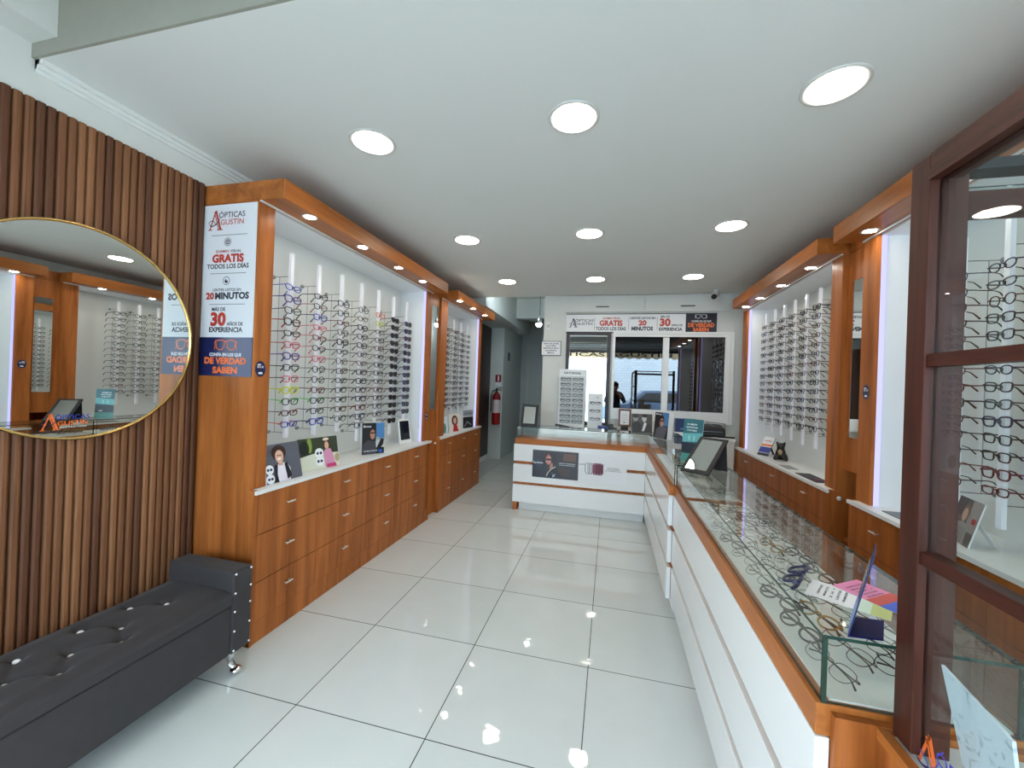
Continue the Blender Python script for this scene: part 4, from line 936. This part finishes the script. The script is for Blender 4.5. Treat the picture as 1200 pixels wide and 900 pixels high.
f = MB(); f.box(1.345, 1.352, 5.146, 5.15, 1.05, 2.09, M['wall']); f.box(0.05, 1.352, 5.146, 5.15, 2.085, 2.092, M['wall']); obj('window_bead', f, d)
obj('window_pane', bx(0.041, 0.603, 5.175, 5.18, 1.166, 2.055, M['pane']), d); obj('window_pane', bx(0.673, 1.29, 5.165, 5.17, 1.166, 2.055, M['pane']), d)
# tall frame stand
t = thing('frame_stand', 'tall white countertop stand holding eighteen spectacle frames', 'display stand', (-0.47, 5.11, DT))
obj('backboard', bx(-0.632, -0.302, 5.095, 5.13, DT + 0.0, 1.632, M['white']), t)
obj('foot', bx(-0.632, -0.302, 5.02, 5.094, DT, DT + 0.03, M['white']), t)
obj('inset_panel', bx(-0.618, -0.318, 5.090, 5.0945, DT + 0.05, 1.545, plain((200, 202, 200), 0.5)), t)
F = Frame((-0.632, 5.0945, DT), (1, 0, 0), (0, 0, 1)); mb = MB(); mb.text(F, 'NATURGAL', 0.165, 0.672, 0.026, 0.21, M['ink'], 0.0005, 0.02); obj('lettering', mb, t)
for j in range(9):
    for i, x in enumerate((-0.543, -0.393)):
        eyeglasses('eyeglasses in the tall white stand, %s column, %s row down' % (('corridor-side', 'window-side')[i], ORD[j]), 'frames in the tall white stand', (x, 5.066, 1.505 - 0.0665 * j), (0, 0, PI), random.choice(['square', 'narrow', 'square']), random.choice(['dark grey', 'black', 'black', 'black']), None, folded=True, parts=False)
t = thing('frame_stand', 'small white countertop stand with three dark spectacle frames', 'display stand', (-0.16, 5.06, DT))
obj('backboard', bx(-0.262, -0.085, 5.06, 5.068, DT + 0.004, 1.335, M['white']), t); obj('base', bx(-0.262, -0.04, 4.98, 5.075, DT, DT + 0.004, M['soft_black']), t); obj('side_edge', bx(-0.048, -0.036, 5.04, 5.075, DT + 0.004, 1.335, M['soft_black']), t)
for j in range(3): eyeglasses('black eyeglasses on the small white stand, %s from the top' % ORD[j], 'frames on the small white stand', (-0.172, 5.036, 1.22 - 0.098 * j), (0, 0, PI), 'narrow', 'black', None, folded=True, parts=False)
F = Frame((-0.262, 5.0595, DT), (1, 0, 0), (0, 0, 1)); mb = MB(); mb.ring(F, 0.115, 0.39, 0.012, 0.010, 0.003, M['ink'], 0.0); obj('emblem', mb, t)
# small things on the desk
mb = MB(); mb.hexa([(-0.64, 4.90, DT + .0005), (-0.42, 4.92, DT + .0005), (-0.42, 4.97, DT + .0005), (-0.64, 4.95, DT + .0005), (-0.64, 4.90, DT + 0.045), (-0.43, 4.925, DT + 0.018), (-0.43, 4.965, DT + 0.018), (-0.64, 4.95, DT + 0.05)], M['soft_black']); single('remote_control', mb, 'black handset lying at the corridor end of the white desk', 'remote control')
mb = MB(); mb.box(-0.13, -0.02, 4.927, 4.977, DT + .0005, DT + 0.055, kc(34, 42, 110)); single('spectacle_case', mb, 'small navy box in front of the small frame stand', 'box')
mb = MB(); mb.box(-0.018, 0.05, 4.99, 5.08, DT + .0005, DT + 0.07, M['black']); mb.tube([(0.05, 5.03, DT + 0.03), (0.085, 5.02, DT + 0.02), (0.10, 5.0, DT + 0.006)], 0.01, M['black'], 8); single('tape_dispenser', mb, 'small black dispenser on the desk beside the brown certificate frame', 'dispenser')
mb = MB(); mb.box(-0.30, 0.02, 4.89, 4.926, DT + .0005, DT + 0.006, M['paper']); single('paper_sheet', mb, 'white paper sheet at the edge of the white desk', 'paper')
mb = MB(); mb.box(0.10, 0.34, 4.89, 4.97, DT + .0005, DT + 0.012, M['paper']); mb.box(0.13, 0.32, 4.90, 4.96, DT + 0.012, DT + 0.02, kc(120, 122, 124)); single('notepad', mb, 'grey notepad on white paper beneath the certificate frame', 'notepad')
t = thing('certificate_frame', 'brown-framed certificate standing on the desk below the window', 'frame', (0.18, 5.05, DT))
X0, X1, Z0, Z1, w = 0.108, 0.256, 0.955, 1.165, 0.022
f = MB()
for a in ((X0, X0 + w, Z0, Z1), (X1 - w, X1, Z0, Z1), (X0 + w, X1 - w, Z1 - w, Z1), (X0 + w, X1 - w, Z0, Z0 + w)): f.box(a[0], a[1], 5.04, 5.055, a[2], a[3], plain((96, 48, 26), 0.35))
obj('frame', f, t); obj('certificate', bx(X0 + w, X1 - w, 5.044, 5.054, Z0 + w, Z1 - w, M['paper']), t); obj('stand', bx(X0 + .03, X1 - .03, 5.056, 5.12, DT, Z0, M['soft_black']), t)
F = Frame((X0 + w, 5.0438, Z0 + w), (1, 0, 0), (0, 0, 1)); mb = MB()
for i in range(6): mb.rect(F, 0.015 + 0.006 * (i % 2), 0.05 + 0.016 * i, 0.09 - 0.006 * (i % 3), 0.052 + 0.016 * i, M['ink'], 0.0)
mb.rect(F, 0.035, 0.02, 0.06, 0.03, M['ink'], 0.0); obj('writing', mb, t)
mb = MB(); mb.box(0.755, 0.98, 4.99, 5.10, DT + .0005, DT + 0.03, M['paper']); mb.box(0.755, 0.98, 4.995, 5.095, DT + 0.03, DT + 0.185, kc(20, 44, 96)); F = Frame((0.755, 4.9945, DT), (1, 0, 0), (0, 0, 1)); mb.text(F, 'LENTES', 0.1, 0.06, 0.02, 0.1, kc(120, 150, 200), 0.0003); mb.band(F, [(0.12, 0.16), (0.17, 0.11)], 0.008, kc(150, 170, 200), 0.0003)
single('carton_box', mb, 'dark blue carton on the desk below the dark window pane', 'box')
t = thing('printer', 'black printer with a raised paper support on the back desk', 'printer', (1.12, 5.05, DT))
mb = MB(); mb.hexa([(1.0, 4.93, DT + .0005), (1.27, 4.93, DT + .0005), (1.27, 5.13, DT + .0005), (1.0, 5.13, DT + .0005), (1.0, 4.95, DT + 0.10), (1.27, 4.95, DT + 0.10), (1.25, 5.12, DT + 0.14), (1.03, 5.12, DT + 0.14)], M['black']); obj('body', mb, t, bevel=0.012)
mb = MB(); mb.box(1.02, 1.25, 4.89, 4.93, DT + 0.02, DT + 0.028, M['soft_black']); mb.box(1.04, 1.24, 4.925, 4.948, DT + 0.06, DT + 0.066, M['steel']); obj('paper_tray', mb, t)
mb = MB(); mb.tube([(1.0, 5.02, DT + 0.17), (1.28, 5.02, DT + 0.15), (1.29, 5.02, DT + 0.002)], 0.004, M['soft_black'], 6); mb.tube([(1.08, 5.02, DT + 0.165), (1.28, 5.0, DT + 0.04)], 0.003, M['steel'], 6); obj('paper_support', mb, t)
mb = MB(); mb.box(1.17, 1.355, 4.895, 4.925, DT + .0005, DT + 0.018, M['black']); single('keyboard_tray', mb, 'slim black tray on the edge of the desk beside the printer', 'tray')
# notice, thermostat, camera
t = thing('notice', 'small white framed notice on the corridor edge of the back wall', 'notice', (-0.77, 5.19, 1.80))
obj('board', bx(-0.896, -0.636, 5.188, 5.199, 1.806, 1.995, M['soft_black']), t); obj('sheet', bx(-0.889, -0.643, 5.185, 5.188, 1.813, 1.988, M['paper']), t)
F = Frame((-0.889, 5.1845, 1.813), (1, 0, 0), (0, 0, 1)); mb = MB()
for i, b_ in enumerate(('VENTA DE LENTES', 'CON FUERZA', 'DIÓPTRICA SOLO', 'CON RECETA', 'MÉDICA')): mb.text(F, b_, 0.123, 0.140 - 0.030 * i, 0.017, (0.20, 0.14, 0.2, 0.15, 0.09)[i], M['ink'], 0.0, 0.03)
obj('lettering', mb, t)
mb = MB(); mb.box(-0.835, -0.785, 5.18, 5.199, 2.15, 2.24, M['white']); mb.box(-0.825, -0.795, 5.174, 5.18, 2.17, 2.21, kc(190, 190, 186)); single('motion_sensor', mb, 'small white wall sensor above the framed notice', 'sensor')
t = thing('security_camera', 'white dome-nosed security camera on the ceiling near the back wall', 'camera', (1.13, 5.0, CZ))
mb = MB().tube([(1.15, 5.02, CZ), (1.15, 5.02, CZ - 0.02)], 0.03, M['white'], 16); mb.tube([(1.15, 5.02, CZ - 0.02), (1.13, 4.98, CZ - 0.055)], 0.01, M['white'], 8); obj('mount', mb, t)
obj('housing', MB().tube([(1.145, 5.02, CZ - 0.045), (1.10, 4.93, CZ - 0.095)], 0.032, M['white'], 16), t); obj('lens', MB().ball((1.098, 4.925, CZ - 0.097), 0.030, M['black'], 14, 8), t)
# corridor things
t = thing('fire_extinguisher', 'red fire extinguisher on the corridor pier', 'fire extinguisher', (-2.05, 7.20, 0.66))
mb = MB().lathe([(0, 0.0), (0.07, 0.0), (0.078, 0.02), (0.078, 0.50), (0.065, 0.56), (0.03, 0.59), (0.025, 0.61), (0, 0.61)], (-2.05, 7.20, 0.66), M['red'], 20); obj('cylinder', mb, t)
mb = MB().lathe([(0.079, 0.22), (0.079, 0.46)], (-2.05, 7.20, 0.66), kc(206, 190, 190), 20); obj('paper_label', mb, t)
mb = MB().tube([(-2.05, 7.20, 1.27), (-2.05, 7.20, 1.33)], 0.018, M['black'], 10); mb.tube([(-2.06, 7.19, 1.33), (-1.94, 7.17, 1.345)], 0.008, M['black'], 6); mb.tube([(-2.06, 7.19, 1.31), (-1.95, 7.17, 1.30)], 0.008, M['black'], 6); obj('valve_handle', mb, t)
mb = MB().tube([(-2.06, 7.19, 1.30), (-2.12, 7.17, 1.28), (-2.145, 7.16, 1.20), (-2.14, 7.15, 0.90)], 0.010, M['black'], 8); obj('hose', mb, t)
t = thing('safety_sign', 'red and white safety sign above the fire extinguisher', 'sign', (-2.05, 7.29, 1.42))
obj('plate', bx(-2.11, -2.0, 7.29, 7.299, 1.45, 1.585, M['red']), t); F = Frame((-2.11, 7.2895, 1.45), (1, 0, 0), (0, 0, 1)); mb = MB(); mb.rect(F, 0.043, 0.02, 0.072, 0.10, M['paper'], 0.0); mb.oval(F, 0.057, 0.105, 0.015, 0.014, M['paper'], 0.0004); obj('pictogram', mb, t)
mb = MB(); mb.box(-2.11, -2.0, 7.292, 7.299, 1.38, 1.445, M['paper']); obj('caption_plate', mb, t)
mb = MB(); mb.box(-1.969, -1.965, 7.62, 7.78, 1.88, 2.04, kc(26, 70, 56)); single('exit_sign', mb, 'small green exit sign on the corridor wall', 'sign')
t = thing('spot_lamp', 'bright spot lamp hanging in the corridor beside the back wall', 'lamp', (-1.03, 5.7, 2.95))
obj('cord', MB().tube([(-1.10, 5.7, 2.95), (-1.02, 5.7, 2.70), (-1.02, 5.7, 2.42)], 0.005, M['soft_black'], 6), t)
obj('lamp_shade', MB().lathe([(0.02, 0.09), (0.035, 0.06), (0.05, 0.0), (0.046, 0.0), (0.03, 0.06)], (-1.03, 5.70, 2.30), M['steel'], 16), t)
obj('bulb', MB().ball((-1.03, 5.70, 2.295), 0.042, M['corr_lamp'], 14, 8), t)

# ------------------------------------------------------------------ brown framed glass showcase at the shop front
t = thing('showcase', 'brown framed glass showcase at the shop front beside the counter end', 'showcase', (0.95, 0.35, 0))
FW, FH = M['frame_wood'], M['frame_wood_h']
VX, VY, VT, VB = 0.527, 0.893, 1.838, 0.795
obj('post', bx(VX, VX + 0.056, VY - 0.046, VY, VB, VT, FW), t, bevel=0.002)
obj('post', bx(VX, VX + 0.045, -0.55, -0.504, VB, VT, FW), t)
m = MB(); m.box(VX, VX + 0.045, -0.504, VY - 0.046, VT - 0.046, VT, FH); m.box(VX - 0.002, VX, -0.504, VY - 0.046, VT - 0.046, VT - 0.026, FH); obj('top_rail', m, t)
for z in (1.478, 1.136): obj('mullion', bx(VX + 0.004, VX + 0.030, -0.504, VY - 0.046, z - 0.011, z + 0.011, FH), t)
obj('side_glass', bx(VX + 0.014, VX + 0.019, -0.504, VY - 0.046, VB + 0.002, VT - 0.046, M['vit_glass']), t)
FX_ = wood('rosewood_foil_cross', (36, 15, 10), (72, 36, 26), (0.05, 1, 1), 60, 0.42, 0.5)
obj('rear_top_rail', bx(VX + 0.057, 1.33, VY - 0.034, VY - 0.004, VT - 0.105, VT - 0.065, FX_), t)
obj('rear_glass', MB().box(VX + 0.057, 1.33, VY - 0.003, VY + 0.002, VT - 0.06, VT - 0.045, M['vit_glass'], M['glass_edge'], 'y'), t)
obj('rear_header', bx(VX + 0.057, 1.33, VY - 0.04, VY, VT - 0.03, VT - 0.012, M['soft_black']), t)
obj('post', bx(1.33, 1.375, VY - 0.046, VY, VB, VT, FW), t)
m = MB(); m.box(0.505, 1.375, -0.55, 0.897, 0.0, 0.775, M['wood']); m.box(0.505, 0.523, -0.55, 0.897, 0.775, VB, M['wood_h']); m.box(0.523, 1.375, -0.55, 0.897, 0.775, 0.785, M['white']); obj('plinth', m, t)
obj('front_panel', bx(0.480, 0.504, -0.55, 0.862, 0.09, 0.742, GW), t)
F = Frame((VX + 0.0135, 0.862, 0.77), (0, -1, 0), (0, 0, 1)); mb = MB(); logo(mb, F, 0.0, 0.0, 0.075, M['orange'], plain((70, 70, 180), 0.4), plain((70, 70, 180), 0.4), M['orange'], 0.0); obj('logo_sticker', mb, t)
mb = MB(); P = [(0.556, 0.832, 0.966), (0.556, 0.709, 0.942), (0.556, 0.68, 0.788), (0.556, 0.765, 0.788)]
mb.hexa([Vector(p) for p in P] + [Vector(p) + Vector((0.005, 0, 0)) for p in P], M['marble']); single('marbled_board', mb, 'white marbled board with a pointed corner standing inside the showcase', 'board')

# ------------------------------------------------------------------ the street behind the viewer (seen in the mirrors and window panes)
struct('pavement', bx(-9, 9, -12, -0.6, -0.25, -0.02, plain((150, 150, 148), 0.9, var=0.1, scale=4)))
struct('wall_street', bx(-9, 9, -9.3, -9.0, -0.1, 6.0, M['facade']))
struct('wall_front', bx(-2.6, 2.3, -0.75, -0.65, 2.62, 3.3, M['wall']))
t = thing('roller_shutter', 'grey rolled-up shutter above the shop entrance', 'shutter', (0, -0.55, 2.3))
mb = MB()
for i in range(7): mb.box(-2.1, 1.75, -0.60 + 0.004 * (i % 2), -0.56, 2.39 + 0.055 * i, 2.44 + 0.055 * i, plain((120, 124, 126), 0.4))
obj('slats', mb, t); obj('bottom_bar', bx(-2.1, 1.75, -0.61, -0.54, 2.35, 2.385, M['soft_black']), t)
t = thing('awning', 'cream scalloped awning over the pavement outside', 'awning', (0, -1.5, 2.3))
cr = plain((206, 190, 160), 0.7)
obj('cover', MB().hexa([(-2.6, -0.78, 2.86), (2.4, -0.78, 2.86), (2.4, -2.0, 2.5), (-2.6, -2.0, 2.5), (-2.6, -0.78, 2.875), (2.4, -0.78, 2.875), (2.4, -2.0, 2.515), (-2.6, -2.0, 2.515)], cr) or bx(-2.6, 2.4, -2.0, -0.8, 2.5, 2.51, cr), t)
mb = MB(); x = -2.6
while x < 2.39:
    P = [(x, 2.5), (x, 2.34)] + [(x + 0.25 * i / 6, 2.34 - 0.05 * math.sin(PI * i / 6)) for i in range(1, 6)] + [(x + 0.25, 2.34), (x + 0.25, 2.5)]
    mb.face([(a, -2.002, b_) for a, b_ in P], cr); mb.face([(a, -1.992, b_) for a, b_ in reversed(P)], cr); x += 0.25
obj('valance', mb, t)
F = Frame((-2.4, -1.990, 2.36), (1, 0, 0), (0, 0, 1)); mb = MB(); F2 = Frame((2.2, -1.9915, 2.36), (-1, 0, 0), (0, 0, 1)); mb.text(F, 'ÓPTICAS AGUSTÍN', 2.3, 0.0, 0.11, 3.6, M['ink'], 0.0); obj('lettering', mb, t)
# parked car
t = thing('car', 'blue-grey car parked across the street', 'car', (1.6, -5.2, 0), (0, 0, 0))
body = [(-2.0, 0.30), (-2.02, 0.62), (-1.85, 0.80), (-1.0, 0.90), (-0.45, 1.36), (0.75, 1.40), (1.45, 0.98), (1.98, 0.92), (2.05, 0.55), (2.0, 0.30)]
cm = plain((88, 108, 136), 0.25); mb = MB(); n = len(body)
vs = [(x, -0.82 + (0.12 if z > 1.0 else 0), z) for x, z in body] + [(x, 0.82 - (0.12 if z > 1.0 else 0), z) for x, z in body]
mb.raw(vs, [tuple(range(n - 1, -1, -1)), tuple(range(n, 2 * n))] + [(i, (i + 1) % n, n + (i + 1) % n, n + i) for i in range(n)], cm); obj('body', mb, t, world=False, bevel=0.04)
for yy in (0.762, -0.762):
    mb = MB(); s_ = 1 if yy > 0 else -1
    for P in ([(-0.72, 0.98), (-0.38, 1.28), (0.10, 1.30), (0.10, 0.98)], [(0.16, 0.98), (0.16, 1.30), (0.68, 1.31), (1.2, 1.0)]): mb.face([(x, (0.83 - 0.30 * (z - 0.98)) * s_ if z > 0.99 else 0.83 * s_, z) for x, z in P], M['dark_lens'])
    obj('side_window', mb, t, world=False)
for xx in (-1.25, 1.25):
    for yy in (-0.72, 0.72):
        w = obj('wheel', MB().lathe([(0, -0.1), (0.3, -0.1), (0.32, -0.06), (0.32, 0.06), (0.3, 0.1), (0, 0.1)], (xx, yy, 0.31), M['soft_black'], 24, 'y'), t, world=False)
        obj('hubcap', MB().lathe([(0, -0.104), (0.19, -0.103), (0.19, 0.103), (0, 0.104)], (xx, yy, 0.31), M['steel'], 16, 'y'), w, world=False)
# the photographer
t = thing('person', 'person in a dark jacket holding up a phone, reflected in the window', 'person', (0.12, -0.36, 0))
px, py = 0.12, -0.36
PV = [(0, 0, 0.88), (0, -0.01, 1.05), (0, 0, 1.20), (0, 0.005, 1.29), (0, 0.02, 1.35), (0, 0.03, 1.42), (0, 0.03, 1.50),
      (0.16, 0, 1.255), (0.25, 0.04, 1.05), (0.13, 0.20, 1.22), (0.085, 0.225, 1.30), (-0.16, 0, 1.255), (-0.25, 0.04, 1.05), (-0.13, 0.20, 1.22), (-0.085, 0.225, 1.30),
      (0.09, 0, 0.80), (0.10, 0.01, 0.45), (0.11, -0.01, 0.08), (0.12, 0.12, 0.04), (-0.09, 0, 0.80), (-0.10, 0.01, 0.45), (-0.11, -0.01, 0.08), (-0.12, 0.12, 0.04)]
PE = [(0, 1), (1, 2), (2, 3), (3, 4), (4, 5), (5, 6), (3, 7), (7, 8), (8, 9), (9, 10), (3, 11), (11, 12), (12, 13), (13, 14), (0, 15), (15, 16), (16, 17), (17, 18), (0, 19), (19, 20), (20, 21), (21, 22)]
PR = [(0.14, 0.10), (0.14, 0.10), (0.16, 0.11), (0.10, 0.08), 0.05, 0.085, 0.08, 0.065, 0.05, 0.036, 0.03, 0.065, 0.05, 0.036, 0.03, 0.085, 0.06, 0.042, 0.036, 0.085, 0.06, 0.042, 0.036]
for s_, w in ((1, 10), (-1, 14)):
    bx0 = PV[w]
    for f in range(4):
        i0 = len(PV); z = 1.33 - 0.018 * f
        PV += [(s_ * 0.075, 0.235, z), (s_ * 0.05, 0.262, z + 0.002), (s_ * 0.022 - s_ * 0.004 * f, 0.262, z)]; PE += [(w, i0), (i0, i0 + 1), (i0 + 1, i0 + 2)]; PR += [0.0095, 0.009, 0.007]
    i0 = len(PV); PV += [(s_ * 0.07, 0.225, 1.275), (s_ * 0.045, 0.238, 1.282)]; PE += [(w, i0), (i0, i0 + 1)]; PR += [0.011, 0.009]
def body_mat():
    m, nt, b = base('figure_surface'); L = nt.links.new
    tc = node(nt, 'ShaderNodeTexCoord'); sx = node(nt, 'ShaderNodeSeparateXYZ'); L(tc.outputs['Object'], sx.inputs[0])
    g1 = node(nt, 'ShaderNodeMath', operation='GREATER_THAN'); g1.inputs[1].default_value = 1.325; L(sx.outputs['Z'], g1.inputs[0])
    g2 = node(nt, 'ShaderNodeMath', operation='GREATER_THAN'); g2.inputs[1].default_value = 0.205; L(sx.outputs['Y'], g2.inputs[0])
    g3 = node(nt, 'ShaderNodeMath', operation='MAXIMUM'); L(g1.outputs[0], g3.inputs[0]); L(g2.outputs[0], g3.inputs[1])
    mx = node(nt, 'ShaderNodeMix', data_type='RGBA'); mx.inputs[6].default_value = rgb(22, 23, 27); mx.inputs[7].default_value = rgb(198, 148, 120); L(g3.outputs[0], mx.inputs[0]); L(mx.outputs[2], b.inputs['Base Color'])
    b.inputs['Roughness'].default_value = 0.7
    return m
skin_obj('body', PV, PE, PR, body_mat(), t)
mb = MB().ball((0, 0.005, 1.50), 0.092, M['black'], 16, 10, (1, 1.05, 0.98)); obj('hair', mb, t, world=False)
mb = MB().ball((0, 0.118, 1.43), 0.013, M['skin'], 8, 6, (0.8, 1, 1.4)); obj('nose', mb, t, world=False)
for s_ in (-1, 1):
    obj('ear', MB().ball((s_ * 0.082, 0.02, 1.44), 0.022, M['skin'], 8, 6, (0.4, 0.8, 1.3)), t, world=False); obj('eye', MB().ball((s_ * 0.032, 0.105, 1.455), 0.010, M['black'], 8, 6), t, world=False)
obj('mouth', MB().ball((0, 0.105, 1.392), 0.02, plain((150, 84, 76), 0.5), 8, 6, (1, 0.3, 0.3)), t, world=False)
mb = MB().box(px - 0.074, px + 0.074, py + 0.249, py + 0.257, 1.27, 1.345, M['black']); single('phone', mb, 'black phone held up by the reflected person', 'phone')

# ------------------------------------------------------------------ light
w = bpy.data.worlds.new('sky'); bpy.context.scene.world = w; w.use_nodes = True
bg = w.node_tree.nodes['Background']; bg.inputs[0].default_value = (0.79, 0.91, 1.0, 1); bg.inputs[1].default_value = 14.5
S = bpy.context.scene
S.view_settings.view_transform = 'Standard'; S.view_settings.look = 'None'; S.view_settings.exposure = 0.0; S.view_settings.gamma = 1.0
S.view_settings.use_curve_mapping = False
S.cycles.use_denoising = True; S.cycles.max_bounces = 10; S.cycles.diffuse_bounces = 5; S.cycles.glossy_bounces = 6; S.cycles.transparent_max_bounces = 24
S.cycles.caustics_reflective = False; S.cycles.caustics_refractive = False; S.cycles.sample_clamp_indirect = 6.0
